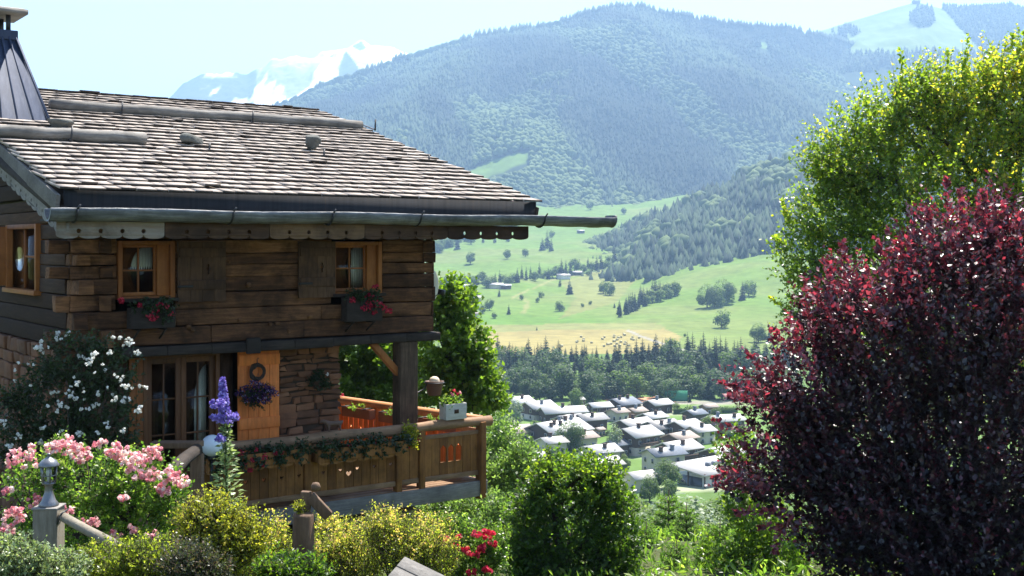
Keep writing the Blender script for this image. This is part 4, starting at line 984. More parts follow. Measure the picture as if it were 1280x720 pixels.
def village_house(px, yr, wpx, dr, ang, wall, roofm, hw, nch, label, kind='house', pitch=21, base=None, low=None, wins=True):
    hr0 = hw * .5
    D_ = ground_at(px, 300) if False else (62 - hw - 1.0) * F / (yr - HY) if base is None else base
    X_ = (px - CX) / F * D_; zb = float(gz(X_, D_)) - .3
    w_ = 1.14 * wpx * D_ / F / (cos(R(ang)) + abs(sin(R(ang))) * dr * .8); d = w_ * dr; a, b = w_ / 2, d / 2; tp = math.tan(R(pitch)); zr = hw + b * tp
    h = thing('village_' + kind, (X_, D_, zb), label, kind, rotz=R(ang))
    mb = MB(); v = [(-a, -b, -1), (a, -b, -1), (a, b, -1), (-a, b, -1), (-a, -b, hw), (a, -b, hw), (a, b, hw), (-a, b, hw), (-a, 0, zr - .02), (a, 0, zr - .02)]
    mb.add(v, [(0, 1, 5, 4), (1, 2, 6, 9, 5), (2, 3, 7, 6), (3, 0, 4, 8, 7)], .5); mb.build('wall', M_ww[wall], h)
    if low is not None:
        mb = MB(); q = .06; mb.add([(-a - q, -b - q, -1), (a + q, -b - q, -1), (a + q, b + q, -1), (-a - q, b + q, -1), (-a - q, -b - q, hw * .45), (a + q, -b - q, hw * .45), (a + q, b + q, hw * .45), (-a - q, b + q, hw * .45)], [(0, 1, 5, 4), (1, 2, 6, 5), (2, 3, 7, 6), (3, 0, 4, 7), (4, 5, 6, 7)], .5); mb.build('ground_floor_wall', M_ww[low], h)
    ov = min(1.3, d * .12); mb = MB(); e = b + ov; th = .28; ze = hw - ov * tp; rt_ = rng.uniform(.15, 1)
    for s_ in (-1, 1):
        v = [(-a - ov, s_ * e, ze), (a + ov, s_ * e, ze), (a + ov, 0, zr), (-a - ov, 0, zr), (-a - ov, s_ * e, ze + th), (a + ov, s_ * e, ze + th), (a + ov, 0, zr + th), (-a - ov, 0, zr + th)]
        mb.add(v, [(0, 3, 2, 1), (4, 5, 6, 7), (0, 1, 5, 4), (1, 2, 6, 5), (3, 0, 4, 7)], rt_)
    rf = mb.build('roof', M_rw[roofm], h)
    for k in range(nch):
        cx_ = (-.5 + (k + .5) / nch) * w_ * .8 + rng.uniform(-.5, .5); cy_ = rng.uniform(-.6, .1) * b; mb = MB(); zc = zr - abs(cy_) * tp
        mb.box(cx_ - .42, cx_ + .42, cy_ - .42, cy_ + .42, zc - .4, zc + 1.3, .5); mb.box(cx_ - .55, cx_ + .55, cy_ - .55, cy_ + .55, zc + 1.3, zc + 1.5, .5); mb.build('chimney', M_ww[0] if rng.random() < .7 else M_rw[1], rf)
    mb = MB(); mb.box(-a - ov - .04, -a - ov + .14, -e, e, 0, .01, .5); mb.v[-1][:, 2] = np.array([(zr - abs(y) * tp) + (0.26 if i > 3 else -.22) for i, (x, y, z) in enumerate(mb.v[-1])]) 
    if wins:
        nw = max(2, int(w_ / 3.2)); fl = [hw * .22] if hw < 4.2 else [hw * .14, hw * .6]
        for zf in fl:
            for k in range(nw):
                x = -a + (k + .5) * w_ / nw; q = .07; fx = .55
                m1 = MB(); m1.box(x - fx, x + fx, -b - q - .04, -b + .1, zf, zf + 1.35, .5); wi = m1.build('window', M_trim, h)
                m2 = MB(); m2.box(x - fx + .12, x + fx - .12, -b - q - .06, -b, zf + .1, zf + 1.25, .5); m2.build('pane', M_win, wi)
            for k in range(2):
                y = -b * .5 + k * b; m1 = MB(); m1.box(-a - .11, -a + .1, y - .55, y + .55, zf, zf + 1.35, .5); wi = m1.build('window', M_trim, h)
                m2 = MB(); m2.box(-a - .13, -a, y - .43, y + .43, zf + .1, zf + 1.25, .5); m2.build('pane', M_win, wi)
        if hw > 4.2:
            m1 = MB(); m1.box(-a + .5, a - .5, -b - 1.0, -b - .07, hw * .5, hw * .5 + .15, .4); m1.box(-a + .5, a - .5, -b - 1.0, -b - .92, hw * .5 + .15, hw * .5 + 1.0, .4); m1.build('balcony', M_ww[0], h)
    return h
V_ = [(648, 497, 30, 1.0, 38, 1, 0, 4.2, 1, 'pale-roofed house at the upper left corner of the village, next to the flower box'), (672, 503, 36, .9, 36, 0, 0, 4.5, 1, 'brown house with a white roof, touching the upper left corner house'), (703, 509, 50, .5, 20, 0, 0, 4.0, 1, 'long low house with a white roof in the upper left of the village'),
    (749, 503, 26, .8, 24, 0, 0, 4.2, 0, 'small brown house with a short white roof left of the slate-roofed house'), (778, 499, 34, .9, 42, 0, 1, 4.2, 2, 'brown house with a dark slate roof at the back of the village'), (822, 500, 30, .8, 36, 0, 3, 3.6, 1, 'house with a white and tan roof beside the sports court'),
    (713, 519, 32, .9, 40, 0, 0, 4.0, 1, 'white-roofed house behind the one with many chimneys'), (738, 518, 34, .8, 30, 0, 0, 4.0, 1, 'white-roofed house whose dark gable looks toward the round bush'), (697, 530, 64, .75, 42, 0, 0, 4.6, 6, 'big brown house whose white roof carries a row of dark chimneys'),
    (640, 533, 42, .8, 24, 1, 2, 4.0, 0, 'house with a tan roof half hidden behind the balcony tree'), (792, 525, 42, .8, 40, 0, 3, 3.8, 1, 'low house with a pale roof behind the tall brown and cream house'), (826, 527, 42, .8, 40, 0, 0, 4.2, 2, 'white-roofed house with its brown gable to the left, in the middle of the village'),
    (856, 526, 36, .85, 42, 0, 0, 5.0, 1, 'tall brown white-roofed house with a gable window, right of the village middle'), (796, 536, 46, .9, 40, 0, 0, 6.0, 1, 'tall house with a cream ground floor, brown upper floor, one dark chimney'), (849, 541, 36, .8, 44, 0, 2, 3.4, 1, 'house with a brownish tiled roof in the centre of the village'),
    (749, 557, 42, .8, 32, 1, 0, 4.0, 1, 'cream house with a bright white roof in front of the brown and cream house'), (847, 553, 46, .8, 38, 0, 0, 5.0, 1, 'brown house with a wide white roof and one white-framed window'), (829, 562, 44, .7, 30, 1, 1, 5.6, 2, 'cream house with a grey roof and skylights above the round trees'),
    (664, 566, 34, .9, 26, 1, 0, 3.6, 0, 'white-roofed house low on the left, beside the round hedge tree'), (752, 575, 42, .8, 30, 1, 3, 3.6, 1, 'pale-roofed house just peeping over the big round shrub'), (903, 560, 48, .8, 42, 0, 0, 4.6, 0, 'brown house with a plain white roof touching the purple tree'),
    (905, 519, 42, .6, 26, 0, 0, 5.0, 2, 'wide brown house with a two-part white roof at the right of the village'), (800, 597, 34, .9, 30, 1, 3, 3.6, 0, 'house with a pale flat-pitched roof behind the two round trees'),
    (815, 516, 30, .8, 42, 0, 0, 3.6, 1, 'house with a small white roof behind the middle row'), (722, 495, 14, .9, 30, 0, 3, 3.0, 0, 'little house with a grey roof at the edge of the wood'), (749, 532, 12, .9, 40, 3, 2, 2.4, 0, 'tiny orange wooden shed among the gardens'),
    (795, 509, 22, .8, 40, 3, 2, 3.0, 1, 'low orange-brown house below the sports court'), (728, 540, 30, .9, 36, 1, 2, 3.8, 1, 'cream house with a brown tiled roof between the round bush and the tall house'), (770, 549, 26, .9, 44, 0, 1, 4.0, 1, 'small brown house with a slate roof left of the grey-roofed house'), (875, 532, 30, .9, 34, 1, 3, 4.2, 1, 'cream house with a pale tiled roof left of the light trees'), (690, 546, 30, .9, 30, 1, 3, 3.8, 1, 'cream house with a pale tiled roof before the many-chimneyed house'), (772, 510, 22, .9, 40, 1, 2, 3.4, 1, 'cream house with a brown roof in front of the slate-roofed house'), (868, 512, 24, .9, 36, 0, 1, 3.6, 1, 'brown house with a slate roof near the green fence'), (886, 504, 18, .8, 28, 3, 2, 3.0, 0, 'small reddish house at the far right edge of the village')]
for v_ in V_:
    low = 1 if 'cream ground' in v_[-1] or v_[3] == .9 and v_[5] == 0 and v_[7] > 4.4 else None
    village_house(*v_, low=low)
# long flat-roofed house at the lower right
D_ = 330.0; c0 = at(862, 590, 318); ang = R(40)
h = thing('village_house', (at(893, 580, 306)[0], 306, -62.3), 'long white house with a flat pale roof and a dark balcony, lowest on the right', 'house', rotz=ang)
mb = MB(); mb.box(-9, 9, -4.5, 4.5, -1, 4.6, .5); mb.build('wall', M_ww[2], h)
mb = MB(); v = [(-10.5, -6, 5.0), (10.5, -6, 5.0), (10.5, 6, 6.4), (-10.5, 6, 6.4)]; v += [(x, y, z + .35) for x, y, z in v]; mb.add(v, [(0, 3, 2, 1), (4, 5, 6, 7), (0, 1, 5, 4), (1, 2, 6, 5), (2, 3, 7, 6), (3, 0, 4, 7)], .5); rf = mb.build('roof', M_rw[3], h)
for x in (-2.4, 0, 2.0): mb = MB(); mb.box(x - .6, x + .6, -.4, .6, 5.4, 6.9, .5); mb.build('chimney', M_rw[1], rf)
for x in (-10.0, -10.0, 10): pass
for y in (-5.4, 0, 5.2): mb = MB(); mb.box(-10.1, -9.8, y - .15, y + .15, -1, 5.6, .5); mb.build('pillar', M_ww[0], h)
mb = MB(); mb.box(-9.3, -9.02, -3.8, 3.8, -.5, 4.3, .5); mb.build('glazed_gable', M_win, h)
for x in (-5.5, -1.8, 1.8, 5.5):
    mb = MB(); mb.box(x - .9, x + .9, -4.62, -4.4, 1.4, 3.9, .5); wi = mb.build('window', M_trim, h); mb = MB(); mb.box(x - .75, x + .75, -4.66, -4.5, 1.5, 3.75, .5); mb.build('pane', M_win, wi)
mb = MB(); mb.box(-7, 9, -5.8, -4.64, 1.1, 1.25, .5); mb.box(-7, 9, -5.8, -5.7, 1.25, 2.2, .5); mb.build('balcony', M_ww[0], h)
# farms of the meadows: small and far
for px, yb, wpx, rm, wm, lab in ((620, 360, 16, 3, 1, 'pale roof of a farm at the hedge row, left of the lane'), (632, 361, 12, 0, 0, 'small farm building right of the hedge row farm'), (704, 348, 15, 0, 2, 'long pale farm roof beside the lane on the middle meadow'), (721, 344, 12, 3, 0, 'farm shed with a pale roof above the lane'),
    (590, 397, 14, 2, 1, 'farmhouse with a tan roof in the lower hamlet'), (578, 388, 12, 0, 1, 'white-roofed farmhouse at the left of the lower hamlet, by the chalet tree'), (594, 376, 12, 3, 1, 'farmhouse with a pale roof above the lower hamlet'), (580, 361, 11, 3, 1, 'farmhouse high at the left of the hedge row'), (815, 292, 9, 0, 0, 'tiny barn at the end of the lane on the upper meadow'), (726, 291, 8, 3, 0, 'tiny hut on the upper meadow')):
    D_ = ground_at(px, yb); village_house(px, 0, wpx, .55, 14, wm, rm, 3.6, 0, lab, 'farm', base=D_, wins=False)
# sports court with its green screen, parked car row, hedges
D_ = 470.0
mb = MB(); q = at(800, 497, D_); mb.box(-12, 12, -9, 9, 0, .03, .5); o = mb.build('sports_court', plain('red_clay', (.42, .22, .13), .95, .1), loc=(q[0], 475, -62 + .06), rotz=R(20)); tag(o, kind='structure')
fn = thing('green_fence', (at(845, 500, D_)[0], D_, -62), 'green screen fence at the sports court behind the village', 'fence'); mb = MB(); mb.box(-4.5, 4.5, -.05, .05, .3, 4.6, .5); mb.build('screen', plain('green_mesh', (.05, .22, .13), .8, .2), fn)
for x in (-4.6, 0, 4.6): mb = MB(); mb.box(x - .08, x + .08, .06, .2, 0, 4.8, .5); mb.build('post', M_iron, fn)
for px, yb, hp, lib, sq_, lab in ((712, 563, 40, T_BIG, 1.25, 'dense round dark tree in front of the many-chimneyed house'), (742, 533, 20, T_BL, 1.0, 'round light-green bush between the white-roofed houses'), (668, 547, 24, T_B, 1.1, 'leafy bush in the garden left of the dense round tree'), (641, 531, 40, T_S, .9, 'pale feathery tree at the left edge of the village'), (655, 556, 20, T_B, 1.1, 'dark bush by the tan-roofed house'),
    (690, 500, 14, T_BL, 1.2, 'bright bush behind the long low house'), (720, 510, 28, T_B, .9, 'leafy tree behind the long low house'), (739, 492, 14, T_BL, 1.2, 'bright bush at the wood edge left of the slate roof'), (768, 571, 46, T_S, .7, 'narrow greyish tree beside the cream house'), (833, 612, 42, T_BIG, 1.2, 'big dark round tree in front of the grey-roofed house'), (812, 628, 38, T_BIG, .95, 'round tree left of the big dark one, overlapping it'), (836, 626, 30, T_B, .95, 'rounded tree lower right of the big dark one'),
    (889, 546, 30, T_BL, 1.0, 'light tree between the two white roofs on the right'), (900, 549, 20, T_BL, 1.2, 'light bush right of the light tree on the right'), (877, 541, 18, T_BL, .8, 'yellowish small tree left of the light tree'), (866, 523, 20, T_BL, 1.1, 'bright round tree behind the tall brown house'), (845, 516, 14, T_BL, 1.3, 'bright wide bush right of the tan roof'), (862, 503, 14, T_C, 1.2, 'small dark spruce by the green fence'),
    (800, 512, 12, T_C, 1.2, 'little dark conifer below the slate-roofed house'), (791, 516, 12, T_B, 1.2, 'dark shrub at the garden below the slate-roofed house'), (690, 575, 22, T_B, 1.2, 'bush right of the low white-roofed house'), (646, 580, 22, T_B, 1.2, 'dark bush left of the low white-roofed house'), (732, 560, 18, T_B, 1.1, 'bush beside the dense round tree'), (782, 590, 20, T_B, 1.2, 'bush below the brown and cream house'), (897, 605, 30, T_B, 1.0, 'tree in front of the long white house'),
    (875, 600, 20, T_BL, 1.0, 'young light tree at the corner of the long white house'), (658, 516, 16, T_BL, 1.0, 'small bright tree before the upper left houses'), (690, 515, 12, T_BL, 1.3, 'low bright bush before the long low house'), (812, 492, 10, T_BL, 1.3, 'bright bush at the edge of the sports court'), (760, 492, 13, T_BL, 1.3, 'bright bush right of the small brown house'), (904, 492, 14, T_BL, 1.2, 'bright tree in front of the wood at the right'), (700, 492, 14, T_B, 1.1, 'bush in front of the wood above the long low house'), (668, 494, 13, T_BL, 1.3, 'bright bush in front of the wood above the left houses')):
    tree_px(lib, 'village_tree', px, yb, hp, lab, squash=sq_)
for k in range(64):
    px = rng.uniform(622, 925); yb = rng.uniform(500, 598); hp = rng.uniform(7, 15) * (yb - 300) / 240
    if rng.random() < .25: tree_px(T_C, 'garden_conifer', px, yb, hp * 1.2, 'small dark conifer in the gardens between the village houses', group='garden conifers of the village', squash=1.2)
    else: tree_px(T_B if rng.random() < .5 else T_BL, 'garden_bush', px, yb, hp, 'small leafy bush in the gardens between the village houses', 'bush', 'garden bushes of the village', 1.25)
for px, yb, ln, lab in ((757, 521, 10, 'long clipped dark hedge in the garden below the slate-roofed house'), (777, 521, 6, 'short clipped hedge right of the long one'), (882, 517, 24, 'long dark hedge behind the right-hand houses'), (885, 548, 18, 'dark clipped hedge below the light trees on the right')):
    D_ = ground_at(px, yb); mb = MB(); n = 900; P = np.stack([rng.uniform(-ln / 2, ln / 2, n), rng.uniform(-1, 1, n), rng.uniform(0, 2.2, n)], -1); k = np.argmax(np.abs(P / np.array((ln / 2, 1, 2.2))), 1)
    P[k == 1, 1] = np.sign(P[k == 1, 1]); P[k == 2, 2] = 2.2; Nn = unit(rng.normal(size=(n, 3)) + (0, -.5, .8)); D2 = unit(np.cross(Nn, rng.normal(size=(n, 3)))); v, f, t = quads(P, D2, Nn, np.full(n, .6), np.full(n, .5), rng.random(n)); mb.add(v, f, t)
    mb.box(-ln / 2 + .1, ln / 2 - .1, -.85, .85, -.2, 2.0, .2); o = mb.build('clipped_hedge', M_tb[0], loc=((px - CX) / F * D_, D_, -62.1), rotz=R(8)); tag(o, lab, 'hedge')
# mast and summit buildings
q = mount.xyz(np.array([748.0]), np.array([1.0]))[0]; mt = thing('radio_mast', q, 'thin radio mast on the wooded mountain top', 'mast'); mb = MB(); mb.tube([(0, 0, -5), (0, 0, 20), (0, 0, 34)], [.9, .7, .3], 6); mb.build('mast_pole', M_rw[1], mt)
mb = MB(); mb.box(-8, -2, -3, 3, -4, 7, .5); mb.build('equipment_hut', M_ww[0], mt)
q = back.xyz(np.array([1146.0]), np.array([1.0]))[0]; mt = thing('summit_station', q, 'small lift station on the bald grassy summit', 'building'); mb = MB(); mb.box(-16, 10, -8, 8, -6, 9, .5); mb.build('wall', M_ww[0], mt); mb = MB(); v = [(-19, -10, 8), (13, -10, 8), (13, 10, 13), (-19, 10, 13)]; v += [(x, y, z + 1.5) for x, y, z in v]; mb.add(v, [(0, 3, 2, 1), (4, 5, 6, 7), (0, 1, 5, 4), (1, 2, 6, 5), (2, 3, 7, 6), (3, 0, 4, 7)], .5); mb.build('roof', M_rw[1], mt)

# ================================================================== GARDEN PLANTS
G_bright = [(0, (.020, .045, .008)), (.5, (.055, .105, .014)), (1, (.13, .19, .025))]
M_birch = leafmat('birch_leaf', [(0, (0.047, 0.093, 0.016)), (.5, (0.120, 0.204, 0.029)), (.85, (0.261, 0.334, 0.046)), (1, (0.480, 0.409, 0.062))], .62, .32, .8, (2.2, 2.1, .8))
M_copper = leafmat('copper_leaf', [(0, (.010, .005, .009)), (.4, (.032, .011, .019)), (.68, (.075, .017, .028)), (.88, (.15, .026, .044)), (1, (.27, .065, .09))], .38, .38, 1.0, (2.0, .9, 1.0))
M_shrub = leafmat('shrub_leaf', [(0, (0.025, 0.058, 0.011)), (.5, (0.063, 0.133, 0.018)), (1, (0.175, 0.255, 0.030))], .58, .36, .55, (2.2, 2.1, .8))
M_maple = leafmat('maple_leaf', [(0, (0.042, 0.087, 0.015)), (.5, (0.098, 0.172, 0.027)), (1, (0.196, 0.265, 0.045))], .58, .36, .5, (2.1, 2.1, .8))
M_rosel = leafmat('rose_leaf', [(0, (0.038, 0.085, 0.017)), (.5, (0.115, 0.204, 0.033)), (1, (0.316, 0.388, 0.083))], .58, .34, .55)
M_darkl = leafmat('climber_leaf', [(0, (0.013, 0.026, 0.010)), (1, (0.046, 0.078, 0.024))], .25, .45, .4)
M_gold = leafmat('golden_leaf', [(0, (0.095, 0.130, 0.014)), (.5, (0.270, 0.299, 0.036)), (.85, (0.513, 0.468, 0.072)), (1, (0.648, 0.442, 0.120))], .58, .38, .5, (1.6, 1.6, .7))
M_spir = leafmat('spirea_leaf', [(0, (0.076, 0.112, 0.017)), (.5, (0.219, 0.265, 0.033)), (.85, (0.438, 0.428, 0.075)), (1, (0.569, 0.367, 0.182))], .58, .4, .45)
M_silver = leafmat('silver_leaf', [(0, (0.088, 0.136, 0.053)), (1, (0.350, 0.408, 0.225))], .35, .35, .5)
M_need = leafmat('spruce_needle', [(0, (0.032, 0.076, 0.021)), (.5, (0.079, 0.153, 0.036)), (1, (0.175, 0.272, 0.053))], .58, .45, .35)
M_blue = leafmat('bank_leaf', [(0, (0.052, 0.102, 0.033)), (.5, (0.123, 0.196, 0.060)), (1, (0.228, 0.306, 0.105))], .58, .38, .5)
M_pink = leafmat('pink_petal', [(0, (.66, .22, .27)), (.45, (.80, .42, .44)), (.8, (.88, .66, .62)), (1, (.90, .80, .72))], .3, .6, .2, (1.1, 1.0, 1.0))
M_white = leafmat('white_petal', [(0, (.62, .62, .56)), (1, (.85, .85, .82))], .3, .6, .2, (1, 1, 1))
M_red = leafmat('red_petal', [(0, (.40, .015, .05)), (.6, (.62, .03, .08)), (1, (.75, .12, .16))], .35, .55, .25, (1.3, 1, 1))
M_viol = leafmat('violet_petal', [(0, (.14, .08, .40)), (.6, (.32, .25, .66)), (1, (.55, .48, .82))], .3, .6, .2, (1.1, 1.0, 1.1))
M_purp = leafmat('purple_petal', [(0, (.02, .012, .05)), (.55, (.07, .035, .15)), (.85, (.22, .07, .20)), (1, (.35, .35, .55))], .3, .6, .2, (1.1, 1.0, 1.1))
M_stem = plain('green_stem', (.06, .09, .03), .7, .2)
M_twig = grain('twig_bark', [(0, (.02, .014, .010)), (1, (.09, .065, .05))], (4, 4, 1), 5, .9, .3, .3)

def sticks(mb, A, B, r0, r1, t=.5, mi=0):
    "many thin three-sided twigs at once"
    D = unit(B - A); U = unit(np.cross(D, np.array((.31, .77, .55)))); Wv = np.cross(D, U); n = len(A); V = []
    for P, r in ((A, r0), (B, r1)):
        for k in range(3): V.append(P + U * r * cos(2.094 * k) + Wv * r * sin(2.094 * k))
    V = np.stack(V, 1); f = np.arange(n)[:, None] * 6
    F_ = np.concatenate([f + np.array([[k, (k + 1) % 3, 3 + (k + 1) % 3, 3 + k]]) for k in range(3)], 0)
    mb.add(V.reshape(-1, 3), F_, t, mi)

def sprig_cloud(lobes, n_sprig, per, leaf, aspect, length, up, spread=.75, shell=.55, tfun=None, droop=.0, upn=.5, fan=None, tip=.16, sj=.13):
    "leaves set along short shoots that fill the lobes; returns leaf arrays and the shoots"
    lobes = [(np.array(c, float), np.array(r, float)) for c, r in lobes]
    wgt = np.array([(r[0] * r[1] * r[2]) ** .67 for c, r in lobes]); wgt /= wgt.sum()
    li = rng.choice(len(lobes), n_sprig, p=wgt); C_ = np.array([lobes[i][0] for i in li]); R_ = np.array([lobes[i][1] for i in li])
    d = unit(rng.normal(size=(n_sprig, 3))); rad = shell + (1 - shell) * rng.random((n_sprig, 1)) ** .7
    P = C_ + d * R_ * rad; cen = np.average([c for c, r in lobes], axis=0, weights=wgt)
    out = unit(d + .5 * unit(P - cen)); D = unit(out * (1 - up) + np.array((0, 0, up)) + rng.normal(size=(n_sprig, 3)) * .28)
    if fan is not None: D = unit(unit(P - np.array(fan)) * .85 + np.array((0, 0, .25)) + rng.normal(size=(n_sprig, 3)) * .22)
    ln = length * rng.uniform(.55, 1.35, n_sprig); A = P - D * (ln * .5)[:, None]; B = A + D * ln[:, None]
    s_ = np.tile((np.arange(per) + .5) / per, n_sprig) * 1.0; idx = np.repeat(np.arange(n_sprig), per)
    s_ = np.clip(s_ + rng.normal(size=len(s_)) * .05, 0, 1.05)
    DD = D[idx]; LP = A[idx] + DD * (ln[idx] * s_)[:, None]
    side = unit(np.cross(DD, rng.normal(size=DD.shape)))
    LD = unit(DD * (1 - spread + .35 * s_[:, None]) + side * spread + np.array((0, 0, -droop)))
    LN = unit(np.array((0, -.35 * upn, upn)) + rng.normal(size=LD.shape) * .6); LN = unit(LN - LD * (LN * LD).sum(1, keepdims=True))
    sz = leaf * rng.uniform(.65, 1.25, len(LP)) * (1.1 - .35 * s_)
    base = rng.normal(0, sj, n_sprig)[idx] + rng.normal(.45, .16, len(LP)) + tip * (s_ - .5)
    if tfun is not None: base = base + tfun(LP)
    return (LP, LD, LN, sz, sz * aspect * rng.uniform(.8, 1.2, len(LP)), np.clip(base, 0, 1)), A, B

def woody(mb, foot, lobes, r0, limbs=True, t=.5):
    foot = Vector(foot); cen = Vector(np.mean([c for c, r in lobes], axis=0)); top = max(lobes, key=lambda q: q[0][2])
    tp = Vector(top[0]); mid = foot.lerp(tp, .45) + Vector((random.uniform(-.08, .08), random.uniform(-.08, .08), 0))
    mb.tube([foot, foot.lerp(mid, .5), mid, mid.lerp(tp, .6), tp], [r0, r0 * .85, r0 * .65, r0 * .4, r0 * .15], 10, t, wob=.06)
    if limbs:
        for c, r in lobes:
            c = Vector(c); k = min(.9, max(.15, (c.z - foot.z) / max(.1, tp.z - foot.z) - .25)); b = foot.lerp(mid, k / .5) if k < .5 else mid.lerp(tp, (k - .5) / .5)
            m_ = b.lerp(c, .5) + Vector((0, 0, .12 * (c - b).length)); mb.tube([b, m_, c], [r0 * .42, r0 * .26, r0 * .08], 7, t, wob=.05)
            for q in range(4):
                e = c + Vector(rng.normal(size=3)) * float(np.mean(r)) * .3; mb.tube([m_.lerp(c, .5), m_.lerp(e, .7) + Vector((0, 0, .05)), e], [r0 * .14, r0 * .09, r0 * .03], 5, t)

def bushy(name, label, cat, foot, lobes, mat, n_sprig, per, leaf, aspect, length, up, r0=.05, bark=None, tfun=None, extra=None, group=None, spread=.75, shell=.55, twig=.0022, stems=0, lname='foliage', droop=0., upn=.5, fan=None, tip=.16, sj=.13):
    foot = np.array(foot, float); o = thing(name, foot, label, cat, group)
    rel = [(np.array(c) - foot, r) for c, r in lobes]; mb = MB()
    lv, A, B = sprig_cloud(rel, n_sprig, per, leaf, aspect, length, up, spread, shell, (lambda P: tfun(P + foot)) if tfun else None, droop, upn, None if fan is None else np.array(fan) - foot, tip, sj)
    sticks(mb, A, B, twig * 1.6, twig * .6)
    if stems:
        for k in range(stems):
            c, r = rel[rng.integers(len(rel))]; e = np.array(c) + rng.normal(size=3) * np.array(r) * .35; a = np.array((rng.normal() * .06, rng.normal() * .06, -.05)); mb.tube([a, (a + e) / 2 + (0, 0, .06), e], [r0 * .5, r0 * .4, r0 * .15], 6)
        mb.build('stem', bark or M_twig, o)
    else:
        woody(mb, (0, 0, -.1), rel, r0); mb.build('trunk', bark or M_twig, o)
    mb = MB(); v, f, t = quads(*lv); mb.add(v, f, t)
    if extra:
        for ex in extra: v, f, t = quads(*ex); mb.add(v, f, t)
    mb.build(lname, mat, o); return o

def plobes(lst, Y, dk=1.0, dj=.25):
    "lobes (px, py, rx, ry) in photo pixels at distance Y, given real depth"
    out = []
    for px, py, rx, ry in lst:
        yy = Y + rng.uniform(-dj, dj) * max(rx, ry) / F * Y; out.append((at(px, py, yy), np.array((rx / F * Y, (rx + ry) / 2 / F * Y * dk, ry / F * Y))))
    return out
def foot_at(px, Y): X_ = (px - CX) / F * Y; return (X_, Y, float(gz(X_, Y)))

def spikes(pts, per, leaf, aspect, tb):
    "long upright leader shoots: list of (px, py_bottom, px_top, py_top, Y)"
    LP, LD, LN, S, A, T = [], [], [], [], [], []
    for p0, y0, p1, y1, Y in pts:
        a, b = at(p0, y0, Y), at(p1, y1, Y + rng.uniform(-.2, .2)); k = int(per); s_ = np.sort(rng.random(k)); P = a + (b - a) * s_[:, None] + rng.normal(size=(k, 3)) * leaf * .35 * (1.2 - s_[:, None])
        d = unit(np.tile(unit(b - a), (k, 1)) * .6 + unit(rng.normal(size=(k, 3))) * .8); n_ = unit(np.array((0, -.2, .6)) + rng.normal(size=(k, 3)) * .6)
        LP.append(P); LD.append(d); LN.append(n_); S.append(leaf * rng.uniform(.6, 1.2, k)); T.append(np.clip(rng.normal(tb, .18, k), 0, 1))
    S = np.concatenate(S); return np.concatenate(LP), np.concatenate(LD), np.concatenate(LN), S, S * aspect, np.concatenate(T)
def shift(ex, foot): return (ex[0] - np.array(foot),) + ex[1:]

# big light-green tree on the right, behind the copper-leaved one
ft = foot_at(1235, 19.5)
lob = plobes([(1060, 195, 50, 60), (1100, 150, 44, 55), (1178, 125, 52, 50), (1236, 105, 44, 46), (1284, 92, 44, 56), (1030, 215, 34, 46), (1150, 105, 30, 34), (1208, 150, 62, 78), (1265, 130, 52, 70), (1150, 175, 66, 70), (1085, 215, 66, 62), (1120, 130, 30, 40), (1045, 270, 62, 62), (1005, 320, 44, 52), (1015, 385, 42, 52), (1290, 230, 110, 110), (1180, 270, 120, 100), (1080, 320, 90, 90), (1370, 260, 110, 170), (1240, 420, 160, 120), (1100, 430, 90, 90)], 19.5, .9)
sp = spikes([(1205, 110, 1210, 42, 19.2), (1268, 100, 1266, 44, 19.4), (1128, 130, 1126, 62, 19.3), (1236, 100, 1240, 58, 19.6), (1158, 130, 1160, 84, 19.5), (1180, 120, 1186, 66, 19.5), (1060, 215, 1056, 170, 19.4), (1090, 170, 1084, 128, 19.2), (1030, 230, 1018, 200, 19.3), (985, 310, 966, 296, 19.4), (990, 280, 976, 250, 19.4), (1000, 400, 962, 372, 19.3), (1278, 80, 1282, 40, 19.6)], 90, .075, .72, .62)
bushy('broadleaf_tree', 'large sunlit light-green tree with airy upright shoots, behind the dark red tree', 'tree', ft, lob, M_birch, 6400, 15, .074, .72, .55, .42, .16, M_bark, upn=.7, extra=[shift(sp, ft)], tfun=lambda P: .18 * np.clip((P[:, 0] - 5.2) / 2.5, -.8, 1) + .10 * np.clip(P[:, 2] / 2, -1, 1), shell=.35)  # leaf tint turns yellower to the right and top, imitating sunlight
# dark red tree
ft = foot_at(1190, 13.2)
lob = plobes([(1190, 400, 100, 110), (1110, 430, 100, 80), (1250, 350, 80, 90), (1020, 480, 72, 62), (1105, 570, 130, 100), (1230, 560, 120, 130), (955, 500, 38, 30), (965, 585, 50, 42), (930, 606, 34, 18), (1062, 385, 44, 52), (1168, 320, 56, 50), (1240, 290, 36, 44), (1330, 450, 120, 200), (1180, 690, 170, 80), (1030, 650, 52, 60), (1010, 560, 60, 60), (1020, 410, 26, 36), (1120, 640, 120, 90), (1060, 540, 90, 90), (1260, 680, 110, 100)], 13.2, .85)
rs_ = np.random.default_rng(5)
edge_ = [(890, 600), (905, 485), (935, 450), (960, 410), (985, 385), (1000, 350), (1015, 375), (1030, 320), (1050, 305), (1075, 330), (1090, 300), (1112, 290), (1130, 300), (1150, 262), (1205, 250), (1255, 250), (900, 520), (925, 560), (1245, 240), (1280, 265), (915, 640), (945, 665)]
extra_ = [(x + (1190 - x) * .22 + 10, y + (640 - y) * .26, x + rs_.uniform(-8, 8), y + rs_.uniform(-8, 8), 12.7 + rs_.uniform(-.3, .3)) for x, y in edge_]
